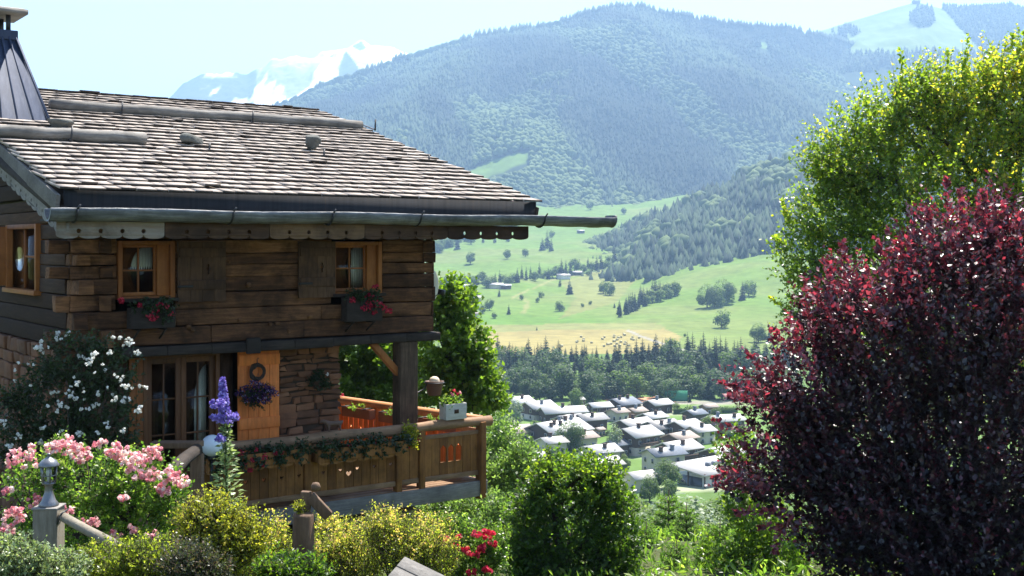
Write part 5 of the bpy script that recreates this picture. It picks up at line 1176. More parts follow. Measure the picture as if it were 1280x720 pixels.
sp = spikes(extra_ + [(1188, 300, 1184, 224, 12.6), (1200, 290, 1200, 236, 12.7), (1222, 300, 1226, 234, 12.6), (1233, 290, 1230, 246, 12.5), (1166, 310, 1160, 262, 12.6), (1274, 290, 1278, 262, 12.5), (1130, 340, 1124, 300, 12.6), (1110, 350, 1098, 306, 12.5), (1060, 380, 1051, 300, 12.6), (1042, 390, 1036, 330, 12.6), (1014, 420, 1008, 362, 12.7), (980, 470, 962, 408, 12.6), (960, 490, 915, 482, 12.6), (950, 500, 910, 496, 12.5), (955, 598, 896, 612, 12.6), (940, 590, 892, 596, 12.6), (990, 640, 965, 690, 12.5), (1000, 440, 984, 400, 12.6)], 75, .07, .66, .85)
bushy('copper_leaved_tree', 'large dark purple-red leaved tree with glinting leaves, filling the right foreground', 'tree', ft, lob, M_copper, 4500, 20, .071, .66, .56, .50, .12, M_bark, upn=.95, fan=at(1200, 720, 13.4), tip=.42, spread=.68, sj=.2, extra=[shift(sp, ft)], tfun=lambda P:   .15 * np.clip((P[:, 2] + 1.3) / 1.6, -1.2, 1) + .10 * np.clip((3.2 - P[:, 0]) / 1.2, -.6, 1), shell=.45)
# green twigs showing low on the left of the red tree
bushy('hazel_bush', 'thin bright green bush peeping out left of and below the dark red tree', 'bush', foot_at(965, 15.5), plobes([(922, 570, 22, 34), (935, 640, 30, 60), (975, 680, 40, 60), (900, 700, 30, 30)], 15.5), M_maple, 420, 14, .075, .6, .35, .4, .03, stems=7)
# round clipped shrub in the middle
bushy('round_shrub', 'big dense round green shrub in the middle foreground, shaded below', 'shrub', foot_at(716, 14.5), plobes([(715, 660, 72, 70), (668, 668, 40, 56), (764, 660, 38, 62), (718, 605, 58, 34), (675, 615, 30, 30), (757, 612, 30, 30), (740, 590, 30, 20), (690, 585, 26, 18), (715, 720, 80, 50), (660, 700, 30, 40), (775, 705, 30, 40)], 14.5, 1.0), M_shrub, 1900, 13, .062, .62, .26, .35, .07, tfun=lambda P: .25 * np.clip((P[:, 2] + 3.0) / .6, -.7, 1), shell=.5)  # leaf tint lighter on top and darker below imitates light from above
# maple behind the chalet and below it
bushy('maple_tree', 'sunlit leafy tree behind the balcony corner post, below the gutter', 'tree', foot_at(575, 26), plobes([(572, 385, 24, 34), (556, 430, 36, 40), (590, 430, 22, 26), (585, 470, 34, 34), (545, 480, 40, 40), (600, 500, 30, 26), (560, 370, 20, 22), (602, 455, 18, 26), (612, 490, 22, 24), (548, 395, 22, 26)], 26, 1.1), M_maple, 820, 13, .14, .7, .5, .3, .12, M_bark)
bushy('maple_tree', 'darker leafy tree seen through the open porch under the chalet', 'tree', foot_at(465, 29), plobes([(455, 450, 40, 36), (490, 440, 36, 44), (440, 490, 44, 44), (500, 490, 40, 40), (470, 410, 30, 30), (410, 440, 30, 40)], 29, 1.1), M_maple, 900, 13, .15, .7, .5, .3, .12, M_bark, tfun=lambda P: -.18)
for px, Y, lst, lab in ((615, 31, [(612, 540, 30, 36), (635, 570, 26, 40), (600, 590, 34, 36)], 'pale bluish-green bush right of the balcony end, highest of the bank'), (640, 24, [(630, 600, 30, 30), (652, 580, 18, 28), (610, 620, 34, 26)], 'feathery green bush below the pale one beside the balcony'), (560, 21, [(560, 640, 36, 24), (600, 640, 34, 24), (530, 655, 30, 20)], 'deep green bush in the gap under the balcony end'), (640, 18, [(625, 660, 30, 40), (600, 680, 40, 30)], 'green bush between the red roses and the round shrub')):
    bushy('bank_bush', lab, 'bush', foot_at(px, Y), plobes(lst, Y), M_blue, 420, 13, .0042 * Y, .5, .018 * Y, .4, .04, stems=6)

# young spruces on the bank
def spruce(seed, H, wid):
    global rng
    keep = rng; rng = np.random.default_rng(seed); mt = MB(); mb = MB()
    mt.tube([(0, 0, -.2), (0, 0, H * .5), (0, 0, H)], [.05, .03, .006], 7, .4); nwh = int(H / .125); PA, PB, lv = [], [], []
    for k in range(nwh):
        u = k / nwh; z = H * (.04 + .93 * u); r = wid * (1 - u) ** .8 + .09; nb = 7
        for a in np.arange(nb) * 6.283 / nb + rng.uniform(0, 6):
            rr = r * rng.uniform(.7, 1.15); d = np.array((cos(a), sin(a), -.12 + .75 * u)); d /= np.linalg.norm(d); A = np.array((0, 0, z)); B = A + d * rr; PA.append(A); PB.append(B); sd_ = np.array((-sin(a), cos(a), 0))
            subs = [(A + d * rr * .15, B)] + [(A + d * rr * q, A + d * rr * q + (d * .75 + s_ * sd_ * .7) * rr * (1.02 - q) * .62) for q in (.3, .5, .7) for s_ in (-1, 1)]
            for a_, b_ in subs[1:]: PA.append(a_); PB.append(b_)
            for a_, b_ in subs:
                l_ = np.linalg.norm(b_ - a_); m_ = max(5, int(l_ / .012)); s_ = rng.random(m_); P = a_ + (b_ - a_) * s_[:, None]; dd = unit(np.tile((b_ - a_) / l_, (m_, 1)) * .7 + unit(rng.normal(size=(m_, 3))) * .75); lv.append((P, dd, s_ * .5 + u * .2))
    P = np.concatenate([q[0] for q in lv]); D2 = np.concatenate([q[1] for q in lv]); T = np.concatenate([q[2] for q in lv]); n = len(P); Nn = unit(rng.normal(size=(n, 3)) + (0, 0, .6))
    v, f, t = quads(P, D2, Nn, rng.uniform(.04, .07, n), np.full(n, .013), np.clip(T + rng.normal(.1, .15, n), 0, 1)); mb.add(v, f, t); sticks(mt, np.array(PA), np.array(PB), .006, .002)
    rng = keep; return mt.mesh('trunk', M_twig), mb.mesh('needles', M_need)
SPR = [spruce(3, 2.6, 1.0), spruce(4, 3.0, 1.15)]
for k, (px, yt, Y, H, lab) in enumerate(((836, 612, 20, 3.0, 'tallest young spruce left of the red tree, with a long leader'), (858, 628, 18.5, 2.7, 'young spruce just right of the tallest one'), (900, 648, 17, 2.6, 'young spruce in the middle of the row, against the red tree'), (808, 652, 17.5, 2.5, 'young spruce beside the round shrub'), (884, 668, 15.8, 2.3, 'low young spruce at the bottom edge, in front of the middle one'), (932, 662, 16.5, 2.5, 'young spruce tucked under the lowest red branches'), (846, 672, 15.5, 2.3, 'low bright young spruce at the bottom edge below the tallest one'), (960, 690, 15.5, 2.2, 'young spruce at the bottom edge shaded by the red tree'), (600, 612, 25, 2.9, 'young spruce beneath the balcony end'), (638, 600, 27, 2.8, 'young spruce right of the balcony end'), (566, 618, 23.5, 2.6, 'young spruce under the balcony beam'))):
    top = at(px, yt, Y); o = thing('young_spruce', (top[0], Y, top[2] - H), lab, 'spruce', 'young spruces on the bank')
    for nme, me in zip(('trunk', 'needles'), SPR[k % 2]):
        c = bpy.data.objects.new(nme, me); COL.objects.link(c); c.parent = o
    o.scale = (H / (2.6, 3.0)[k % 2],) * 3; o.rotation_euler.z = k * 1.1
# feathery trees farther down the slope
def fine_mesh(seed, mat, leaf): return broad_mesh(seed, 9000, leaf * 1.25, 1.1, mat)
T_W = [fine_mesh(71, 3, .022)]; T_D = [fine_mesh(72, 0, .024)]; T_G = [fine_mesh(73, 1, .024)]
for px, yt, Y, lib, wsc, lab in ((852, 606, 120, T_W, 1.1, 'pale feathery willow-like tree behind the young spruces'), (905, 612, 130, T_D, .9, 'dark tree behind the spruces, under the long white house'), (925, 630, 110, T_D, 1.0, 'dark leafy tree half hidden by the red branches'), (818, 625, 100, T_D, .9, 'dark tree behind the spruces, left of the pale willow'), (790, 612, 150, T_G, 1.0, 'green tree right behind the round shrub'), (640, 590, 150, T_G, 1.0, 'green tree rising left of the round shrub'), (615, 585, 90, T_W, .9, 'greyish feathery tree right of the balcony, on the slope'), (600, 545, 60, T_W, .9, 'pale tree touching the balcony end post'), (625, 515, 75, T_G, .8, 'slender green tree between the flower box and the village'), (650, 610, 70, T_G, .9, 'green tree on the slope above the red roses'), (680, 600, 170, T_D, 1.0, 'dark tree behind the left of the round shrub'), (730, 600, 180, T_G, 1.0, 'leafy tree behind the top of the round shrub'), (770, 600, 190, T_D, 1.0, 'dark tree behind the right of the round shrub'), (880, 640, 85, T_G, 1.0, 'leafy tree just behind the middle young spruce'), (950, 600, 140, T_G, 1.0, 'tree behind the red tree branches at the right'), (560, 600, 80, T_D, 1.0, 'dark tree on the slope beneath the balcony'), (820, 622, 165, T_W, 1.2, 'greyish feathery tree above the pale willow, nearest the two round trees'), (862, 622, 175, T_D, 1.2, 'dark full tree between the pale willow and the long white house'), (895, 618, 185, T_G, 1.2, 'green full tree directly below the long white house'), (935, 612, 190, T_G, 1.2, 'green tree at the right of the long white house, behind red leaves'), (785, 622, 195, T_W, 1.2, 'pale feathery tree left of the two round village trees')):
    X_ = (px - CX) / F * Y; zg = float(gz(X_, Y)); H = at(px, yt, Y)[2] - zg; plant(lib, 'slope_tree', X_, Y, max(2.5, H), lab, 'tree', None, wsc * min(1, 10 / max(4, H)) ** .0)

# --- garden foreground
def petals(C_, rad, n, size, t0=None):
    "each blossom a ball of cupped petals"
    k = len(C_); d = unit(rng.normal(size=(k * n, 3)) + np.array((0, -.15, .35))); P = np.repeat(C_, n, 0) + d * rad * rng.uniform(.2, .8, (k * n, 1))
    Nn = unit(d + rng.normal(size=d.shape) * .35); D = unit(np.cross(Nn, rng.normal(size=d.shape))); tb = np.repeat(rng.random(k) if t0 is None else t0, n)
    s_ = size * rng.uniform(.7, 1.2, k * n); return P - D * (s_ * .5)[:, None], D, Nn, s_, s_ * .85, np.clip(tb + rng.normal(0, .15, k * n), 0, 1)
def blossoms(o, pts, mat, rad, n, size, name='blossoms'):
    mb = MB(); v, f, t = quads(*petals(np.array(pts) - np.array(o.location), rad, n, size)); mb.add(v, f, t); return mb.build(name, mat, o)
def cluster(px, py, Y, rpx, n):
    r = rpx / F * Y; c = at(px, py, Y); d = unit(rng.normal(size=(n, 3))) * rng.random((n, 1)) ** .4; return c + d * np.array((r, r, r * .75))
rb = bushy('rose_bush', 'large shrub rose covered in pink blossoms, behind the lantern post', 'rose bush', foot_at(120, 10.7), plobes([(45, 600, 38, 30), (110, 600, 58, 40), (175, 605, 50, 38), (212, 630, 24, 36), (130, 650, 95, 50), (40, 660, 40, 36), (80, 570, 30, 20), (165, 585, 34, 20)], 10.7), M_rosel, 1200, 13, .045, .6, .2, .4, .03, stems=12)
pts = np.vstack([cluster(px, py, 10.2 + rng.uniform(-.2, .3), r, n) for px, py, r, n in ((29, 572, 22, 42), (64, 557, 13, 22), (89, 556, 17, 36), (104, 568, 14, 22), (148, 564, 17, 36), (167, 577, 18, 40), (187, 568, 18, 38), (183, 592, 16, 30), (212, 594, 15, 30), (226, 603, 11, 20), (206, 611, 12, 20), (10, 613, 8, 10), (45, 627, 12, 18), (17, 646, 17, 32), (8, 664, 9, 12), (84, 640, 10, 14), (113, 654, 10, 16), (154, 623, 7, 7), (165, 662, 7, 8), (189, 669, 8, 10), (142, 669, 9, 11), (87, 700, 8, 9), (125, 555, 9, 10))])
blossoms(rb, pts, M_pink, .026, 9, .034)
wb = bushy('climbing_rose', 'dark climbing rose dotted with white blossoms on the shaded chalet corner', 'climbing rose', foot_at(95, 14.5), plobes([(95, 450, 52, 34), (140, 462, 32, 36), (62, 505, 58, 52), (128, 515, 46, 46), (18, 530, 34, 50), (100, 560, 80, 40)], 14.3, .4), M_darkl, 1000, 12, .055, .6, .25, .35, .03, stems=9)
pts = np.vstack([cluster(px, py, 13.85 + rng.uniform(-.1, .3), r, n) for px, py, r, n in ((50, 434, 12, 14), (72, 420, 8, 9), (84, 418, 6, 5), (100, 446, 8, 7), (112, 452, 8, 8), (119, 443, 5, 5), (136, 441, 5, 4), (143, 422, 3, 3), (150, 422, 3, 3), (160, 428, 8, 12), (170, 440, 5, 6), (97, 478, 6, 6), (67, 490, 6, 5), (88, 494, 5, 5), (93, 497, 4, 3), (60, 506, 4, 2), (72, 513, 4, 3), (76, 504, 6, 5), (84, 508, 4, 3), (102, 510, 3, 2), (110, 512, 4, 2), (119, 506, 5, 5), (122, 493, 5, 4), (145, 469, 4, 2), (151, 474, 6, 5), (158, 484, 7, 8), (143, 499, 5, 5), (157, 500, 6, 6), (175, 482, 3, 2), (181, 484, 3, 3), (173, 512, 7, 10), (5, 528, 6, 8), (10, 535, 4, 4), (22, 546, 5, 5), (56, 535, 5, 4), (77, 538, 4, 2), (98, 543, 5, 5), (121, 541, 3, 2), (133, 530, 3, 2), (138, 534, 4, 3), (12, 558, 6, 6), (50, 553, 4, 4), (30, 470, 30, 6), (110, 480, 50, 16), (155, 540, 5, 3))])
blossoms(wb, pts, M_white, .024, 8, .03)
bushy('golden_shrub', 'round yellow-green golden shrub in front of the delphinium', 'shrub', foot_at(278, 9.3), plobes([(272, 655, 42, 32), (244, 655, 26, 28), (308, 672, 32, 34), (285, 690, 50, 40), (262, 632, 20, 14)], 9.3), M_gold, 1100, 13, .030, .62, .2, .4, .03, stems=8, shell=.3)
ax_ = np.array((1, 0, 0))
for px, Y, lst, lab, ns in ((430, 11.0, [(410, 705, 46, 32), (450, 702, 44, 34), (430, 680, 18, 18)], 'yellow-green fine-leaved shrub right of the round post', 900), (510, 10.8, [(505, 680, 44, 30), (480, 660, 26, 22), (540, 685, 36, 26), (530, 710, 40, 26)], 'yellow-green shrub with dry flower heads behind the grey boards', 900), (335, 10.8, [(335, 700, 28, 34), (350, 680, 14, 26)], 'light shrub between the golden shrub and the round post', 420), (425, 12.2, [(430, 668, 46, 14), (475, 660, 30, 14), (410, 660, 20, 14), (540, 662, 30, 14)], 'loose shrub with pinkish tips right under the balcony beam', 420)):
    ft = foot_at(px, Y); wi = spikes([(q[0] + rng.uniform(-.8, .8) * q[2], q[1], q[0] + rng.uniform(-1, 1) * q[2], q[1] - q[3] * rng.uniform(1.0, 1.9), Y - .15) for q in lst for _ in range(10)], 26, .024, .6, .86)
    bushy('spirea_shrub', lab, 'shrub', ft, plobes(lst, Y), M_spir, ns, 14, .026, .5, .24, .62, .02, stems=14, droop=.1, shell=.3, extra=[shift(wi, ft)])
bushy('silver_shrub', 'low greyish shrub with pale leaves at the bottom left corner', 'shrub', foot_at(30, 8.0), plobes([(20, 700, 36, 26), (70, 712, 40, 22)], 8.0), M_silver, 420, 13, .035, .5, .14, .45, .02, stems=8)
bushy('flowering_shrub', 'low green shrub with small pale leaves below the lantern rail', 'shrub', foot_at(150, 8.4), plobes([(140, 705, 50, 24), (190, 700, 40, 28), (110, 715, 40, 20)], 8.4), M_spir, 760, 13, .028, .55, .14, .45, .02, stems=10, tfun=lambda P: -.12)
bushy('bronze_shrub', 'small bronze-green shrub at the bottom edge below the golden shrub', 'shrub', foot_at(238, 8.2), plobes([(235, 705, 34, 26), (262, 714, 26, 18)], 8.2), leafmat('bronze_leaf', [(0, (.02, .035, .012)), (.6, (.07, .08, .035)), (1, (.22, .12, .10))], .35, .38, .5), 420, 13, .03, .5, .15, .5, .02, stems=8)
bushy('green_shrub', 'bright green leafy plant at the bottom edge left of the round post', 'shrub', foot_at(352, 8.6), plobes([(350, 712, 30, 16), (385, 716, 26, 12)], 8.6), M_shrub, 240, 11, .045, .45, .16, .5, .02, stems=6)
rr = bushy('red_rose_bush', 'low rose bush with bright red blossoms left of the round shrub', 'rose bush', foot_at(592, 12.2), plobes([(585, 695, 48, 30), (610, 680, 24, 26), (560, 690, 30, 20), (560, 660, 34, 14)], 12.2), M_rosel, 700, 13, .042, .6, .2, .5, .02, stems=10)
pts = np.vstack([cluster(px, py, 11.9, r, n) for px, py, r, n in ((553, 675, 10, 12), (565, 680, 10, 10), (607, 667, 11, 14), (575, 672, 5, 4), (616, 680, 5, 4), (570, 700, 5, 4), (592, 668, 6, 6), (604, 685, 7, 11), (594, 693, 5, 5), (609, 712, 6, 8), (582, 689, 5, 5), (590, 715, 5, 6), (573, 684, 4, 4))]); blossoms(rr, pts, M_red, .03, 9, .038)

# delphinium
ft = foot_at(283, 11.6); dl_ = thing('delphinium', ft, 'tall delphinium with a violet-blue flower spike in front of the balcony', 'flower'); f0 = np.array(ft)
mb = MB(); S0, S1 = at(284, 640, 11.6) - f0, at(278, 474, 11.6) - f0
mb.tube([np.array((0.02, 0, 0)), S0, (S0 + S1) / 2 + (.01, 0, 0), S1], [.014, .013, .011, .004], 7)
side = [(272, 505, 14), (268, 522, 8), (293, 521, 9), (275, 548, 10), (283, 520, 4)]
for px, py, r in side: mb.tube([at(283, py + 25, 11.6) - f0, at(px, py, 11.55) - f0], [.006, .003], 5)
mb.build('stem', M_stem, dl_)
n = 300; u = rng.random(n); c = at(281, 530, 11.6) + (at(278, 474, 11.6) - at(281, 530, 11.6)) * u[:, None]; a = rng.uniform(0, 6.28, n); r_ = (.075 - .05 * u) * rng.uniform(.5, 1, n); pts = c + np.stack([np.cos(a) * r_, np.sin(a) * r_, rng.normal(size=n) * .01], -1)
pts = np.vstack([pts] + [cluster(px, py, 11.5, r * .75, 5 * r) for px, py, r in side[:4]]); blossoms(dl_, pts, M_viol, .014, 5, .026)
k = 420; u = rng.random(k) ** 1.2; P = at(284, 640, 11.6) + (at(282, 530, 11.6) - at(284, 640, 11.6)) * u[:, None] - f0; D = unit(np.stack([rng.normal(size=k), rng.normal(size=k) - .2, rng.uniform(-.2, .5, k)], -1)); P = P + D * rng.uniform(.0, .13, (k, 1)) * (1.2 - u[:, None]); mb = MB()
v, f, t = quads(P, D, unit(rng.normal(size=(k, 3)) * .5 + (0, 0, .8)), rng.uniform(.05, .11, k) * (1.1 - .5 * u), rng.uniform(.02, .045, k), rng.random(k)); mb.add(v, f, t); mb.build('foliage', M_silver, dl_)

M_post = grain('sunlit_grey_post', [(0, (0.086, 0.071, 0.053)), (.5, (0.194, 0.167, 0.124)), (1, (0.302, 0.265, 0.205))], (9, 9, .8), 4, .8, .4, .3, stain=.3)
# lantern post with its lantern; log bar running from it
Y = 9.4; p0 = at(61, 634, Y); lp = thing('lantern_post', (p0[0], Y, float(gz(p0[0], Y))), 'square grey wooden garden post at the lower left, carrying a lantern', 'post'); hz_ = p0[2] - lp.location.z
mb = MB(); mb.box(-.095, .095, -.095, .095, -.3, hz_, t=.62, j=.004); mb.build('post_shaft', M_post, lp, bevel=.01)
mb = MB(); mb.box(-.10, .10, -.10, .10, hz_ - .002, hz_ + .012, t=.8); mb.build('post_cap', M_grey, lp, bevel=.003)
ln_ = thing('lantern', (p0[0], Y, p0[2] + .012), 'small six-sided garden lantern standing on the grey wooden post', 'lantern'); M_lan = grain('lantern_metal', [(0, (.10, .10, .105)), (1, (.26, .26, .27))], (1, 1, 1), 9, .35, .05, .3, spec=.6, metal=.6)
k = 9.4 / 1500
mb = MB(); mb.lathe([(.075, 0), (.078, .012), (.055, .04), (.034, .10), (.026, .15), (.034, .165), (.05, .172), (.052, .185)], n=20); mb.build('lantern_base', M_lan, ln_, smooth=True)
g = MB(); g.lathe([(.050, .186), (.058, .31)], n=6, cap=False); g.build('lantern_glass', M_glass, ln_)
mb = MB()
for q in range(6):
    a = q * pi / 3; mb.bar((.053 * cos(a), .053 * sin(a), .184), (.062 * cos(a), .062 * sin(a), .315), .010, .010)
mb.lathe([(.063, .236), (.066, .240), (.063, .244)], n=6, cap=False)
mb.build('lantern_frame', M_lan, ln_)
mb = MB(); mb.lathe([(.078, .312), (.08, .322), (.055, .355), (.03, .372), (.012, .382), (.012, .392), (.018, .40), (.008, .412), (0, .414)], n=18, cap=False); mb.build('lantern_roof', M_lan, ln_, smooth=True)
mb = MB(); mb.lathe([(.014, .186), (.014, .23), (.022, .25), (.02, .28), (.006, .295)], n=12); mb.build('bulb', plain('frosted_bulb', (.7, .7, .66), .4), ln_, smooth=True)
a, b = at(77, 645, 9.35), at(150, 684, 8.7); bo = thing('log_bar', a, 'pale peeled log bar sloping down from the lantern post', 'rail'); mb = MB(); e = Vector(b - a); mb.tube([(0, 0, 0), e * .5 + Vector((0, 0, -.005)), e, e * 1.6], [.036, .037, .038, .038], 12, t=.98); mb.build('bar', M_post, bo, smooth=True)
mb = MB(); mb.tube([(-.03, .05, -.05), (-.02, -.04, -.05), (.02, -.055, .03), (.03, .05, .04)], .008, 6); mb.build('fixing_band', M_iron, bo)
# round weathered post with its small ornament
Y = 10.2; p0 = at(379, 642, Y); rp = thing('round_post', (p0[0], Y, float(gz(p0[0], Y))), 'dark weathered round wooden post standing among the yellow-green shrubs', 'post'); h_ = p0[2] - rp.location.z
mb = MB(); mb.lathe([(.098, -.3), (.094, h_ * .5), (.088, h_ - .02), (.080, h_), (.0, h_ + .004)], n=18, t=.25, cap=False); v = mb.v[-1]; v[:, :2] *= 1 + .05 * np.sin(np.arctan2(v[:, 1], v[:, 0]) * 5)[:, None]; mb.build('post_shaft', M_greyv, rp, smooth=True)
pl_ = bushy('stonecrop', 'little yellow-green plant growing on top of the round post', 'plant', p0 + np.array((-.03, 0, 0)), [(p0 + np.array((-.03, 0, .05)), (.05, .05, .05))], M_gold, 30, 8, .03, .5, .07, .6, .004, stems=3)
og = thing('wooden_bracket', p0 + np.array((.06, .1, -.05)), 'dark wooden bracket with a knob behind the top of the round post', 'bracket'); mb = MB(); mb.bar((-.07, 0, -.1), (-.05, 0, .22), .06, .09, t=.3); mb.bar((-.02, 0, .18), (.14, .02, .0), .075, .09, t=.35); mb.build('bracket_arm', M_greyv, og, bevel=.01)
mb = MB(); mb.lathe([(0, -.03), (.035, -.02), (.042, .01), (.03, .04), (0, .048)], (.03, 0, .25), 12, .6, False); mb.build('knob', M_greyv, og, smooth=True)
# weathered board cover near the bottom edge
c = at(510, 736, 9.2); wc = thing('board_cover', (c[0], 9.0, float(gz(c[0], 9.0))), 'small slanting cover of grey weathered boards among the yellow-green shrubs', 'wooden cover', rotz=R(-24)); hh = c[2] - wc.location.z
for k in range(4):
    mb = MB(); y0 = -.26 + k * .135; zz = hh - .04 + .045 * k; mb.add([(-.16, y0, zz + .06), (.22, y0, zz - .06), (.22, y0 + .128, zz - .02), (-.16, y0 + .128, zz + .10), (-.16, y0, zz + .085), (.22, y0, zz - .035), (.22, y0 + .128, zz + .005), (-.16, y0 + .128, zz + .125)], np.array([(0, 3, 2, 1), (4, 5, 6, 7), (0, 1, 5, 4), (1, 2, 6, 5), (2, 3, 7, 6), (3, 0, 4, 7)]), rng.uniform(.2, .5)); mb.build('board', M_grey, wc, bevel=.004)
for x in (-.13, .17):
    for y in (-.2, .2): mb = MB(); mb.box(x - .03, x + .03, y - .03, y + .03, -.2, hh - .08 + (y + .2) * .3, t=.3); mb.build('leg', M_greyv, wc)
# low ground plants covering the soil
n = 60000; Yg = rng.uniform(4, 34, n); Xg = (rng.uniform(-80, 1360, n) - CX) / F * Yg; zg = gz(Xg, Yg); hk = fbm(Xg * 1.3, Yg * 1.3, 77)
P = np.stack([Xg, Yg, zg + rng.random(n) * .28 * hk], -1); D = unit(rng.normal(size=(n, 3)) + (0, 0, .9)); mb = MB(); v, f, t = quads(P, D, unit(rng.normal(size=(n, 3)) + (0, 0, .6)), rng.uniform(.05, .16, n), rng.uniform(.015, .05, n), np.clip(rng.normal(.45, .2, n) + hk * .3 - .15, 0, 1)); mb.add(v, f, t)
tag(mb.build('ground_cover', M_rosel), kind='stuff')

# ================================================================== THINGS ON AND AROUND THE CHALET
def hthing(name, loc, label, cat, group=None): return thing(name, W(*loc), label, cat, group, rotz=ANG)
M_tin = grain('old_tin', [(0, (.10, .10, .10)), (1, (.34, .34, .33))], (1, 1, 1), 5, .5, .1, .3)
def potplant(name, label, cat, wp, lobes, mat, ns, per, leaf, length, up, group=None, stems=4, droop=.1):
    return bushy(name, label, cat, wp, [(np.array(wp) + np.array((c[0] * ca - c[1] * sa, c[0] * sa + c[1] * ca, c[2])), r) for c, r in lobes], mat, ns, per, leaf, .8, length, up, .006, stems=stems, twig=.0015, droop=droop, group=group)
# window boxes with red geraniums
for pxs, pys, lab1, lab2, cl in (((161, 216), (385, 411), 'dark wooden flower box below the left upper window', 'red geranium in the box below the left upper window', ((152, 376, 5, 5), (190, 395, 10, 10), (200, 382, 6, 6), (213, 392, 7, 6), (193, 387, 8, 8), (176, 382, 5, 4), (207, 383, 6, 4))),
                                  ((430, 474), (372, 402), 'dark wooden flower box below the right upper window', 'red geranium in the box below the right upper window', ((440, 375, 5, 6), (460, 370, 7, 8), (470, 378, 9, 12), (478, 383, 7, 8), (466, 390, 7, 7), (469, 358, 4, 3), (455, 385, 6, 5), (486, 389, 5, 4), (462, 380, 9, 8)))):
    (x0, z1), (x1, _) = L(pxs[0], pys[0], -.2), L(pxs[1], pys[0], -.2); z0 = L(pxs[0], pys[1], -.2)[1]; o = hthing('flower_box', ((x0 + x1) / 2, -.2, z0), lab1, 'flower box'); hw_ = (x1 - x0) / 2; hh = z1 - z0
    mb = MB(); mb.box(-hw_, hw_, -.1, -.08, 0, hh, t=.35); mb.box(-hw_, -hw_ + .02, -.078, .09, 0, hh, t=.7); mb.box(hw_ - .02, hw_, -.078, .09, 0, hh, t=.4); mb.box(-hw_ + .02, hw_ - .02, .07, .09, 0, hh); mb.box(-hw_ + .02, hw_ - .02, -.078, .068, .03, .06); mb.build('box', M_beam, o, bevel=.004)
    mb = MB(); mb.box(-hw_ + .022, hw_ - .022, -.076, .066, .062, hh - .03, t=.1); mb.build('soil', M_dark, o)
    for x in (-hw_ * .6, hw_ * .6): mb = MB(); mb.box(x - .015, x + .015, -.08, .18, -.03, -.003); mb.bar((x, -.06, -.02), (x, .18, -.16), .02, .02); mb.build('bracket', M_beam, o)
    wp = W((x0 + x1) / 2, -.2, z1 - .04); g = potplant('geranium', lab2, 'geranium', wp, [((x, -.05, .05), (hw_ * .5, .13, .10)) for x in (-hw_ * .5, 0, hw_ * .5)] + [((hw_ * .4, -.13, -.08), (.12, .08, .1))], M_darkl, 90, 9, .05, .12, .3)
    dep = np.linalg.norm(W((x0 + x1) / 2, -.33, z1)[1]); pts = np.vstack([cluster(px, py, W(L(px, py, -.3)[0], -.3, 0)[1], r * .9, n * 4) for px, py, r, n in cl]); blossoms(g, pts, M_red, .02, 6, .03)
# troughs hung on the balcony rail
for k, (pa, pb, lab1, lab2) in enumerate((((257, 574), (384, 560), 'long wooden trough with a scalloped lower edge on the balcony rail, left one', 'dark trailing geranium with red blossoms in the left balcony trough'), ((397, 562), (508, 551), 'long wooden trough with a scalloped lower edge on the balcony rail, right one', 'dark trailing ivy geranium spilling over the right balcony trough'))):
    yf = KY - .27; x0, z1 = L(*pa, yf); x1, zb_ = L(*pb, yf); zt = (z1 + zb_) / 2; ln = x1 - x0; o = hthing('flower_trough', (x0, KY - .08, zt - .24), lab1, 'flower trough')
    mb = MB(); out, _ = scallop(ln, .17, .20, .055, .02); mb.plate(out, [], .024, lambda u, v, w_: (u, -.20 + w_, v + .07), t=.72); mb.build('front_board', M_rail, o)
    mb = MB(); mb.box(0, .022, -.186, -.0, .05, .24); mb.box(ln - .022, ln, -.186, 0, .05, .24); mb.box(.022, ln - .022, -.02, 0, .05, .24); mb.box(.022, ln - .022, -.186, -.022, .05, .07); mb.build('trough_body', M_rail, o)
    mb = MB(); mb.box(.024, ln - .024, -.184, -.024, .072, .21, t=.2); mb.build('soil', M_dark, o)
    wp = W(x0 + ln / 2, KY - .2, zt - .03); nl = 7
    lob = [((ln * (q / (nl - 1) - .5) * .92, -.06, .05 + .03 * sin(q * 2.1)), (.13, .1, .09)) for q in range(nl)] + [((ln * (q / 4 - .5) * .8, -.13, -.06), (.1, .05, .1)) for q in range(5)]
    g = potplant('geranium', lab2, 'geranium', wp, lob, M_darkl, 200, 9, .05, .14, .1, stems=8, droop=.35)
    cl = [(300, 566, 6, 4), (304, 580, 7, 6), (316, 575, 6, 4), (332, 571, 7, 6), (345, 567, 4, 3), (352, 566, 4, 3), (328, 580, 6, 5), (312, 588, 5, 4), (355, 576, 4, 3), (320, 562, 5, 3)] if k == 0 else [(436, 557, 4, 1), (470, 555, 3, 1), (480, 549, 3, 1)]
    pts = np.vstack([cluster(px, py, W(L(px, py, yf)[0], yf - .05, 0)[1], r * .8, n * 4) for px, py, r, n in cl]); blossoms(g, pts, M_red, .016, 5, .024)
x, z = L(512, 541, KY - .16); g = potplant('trailing_plant', 'bright yellow-green trailing plant with two red flowers at the balcony post', 'plant', W(x, KY - .14, z - .02), [((0, 0, .02), (.13, .1, .13)), ((.05, -.02, -.1), (.08, .06, .1))], M_gold, 70, 9, .045, .12, .3)
blossoms(g, np.vstack([cluster(514, 558, 18.2, 4, 14), cluster(522, 550, 18.2, 3, 8)]), M_red, .016, 5, .024, 'blossom')
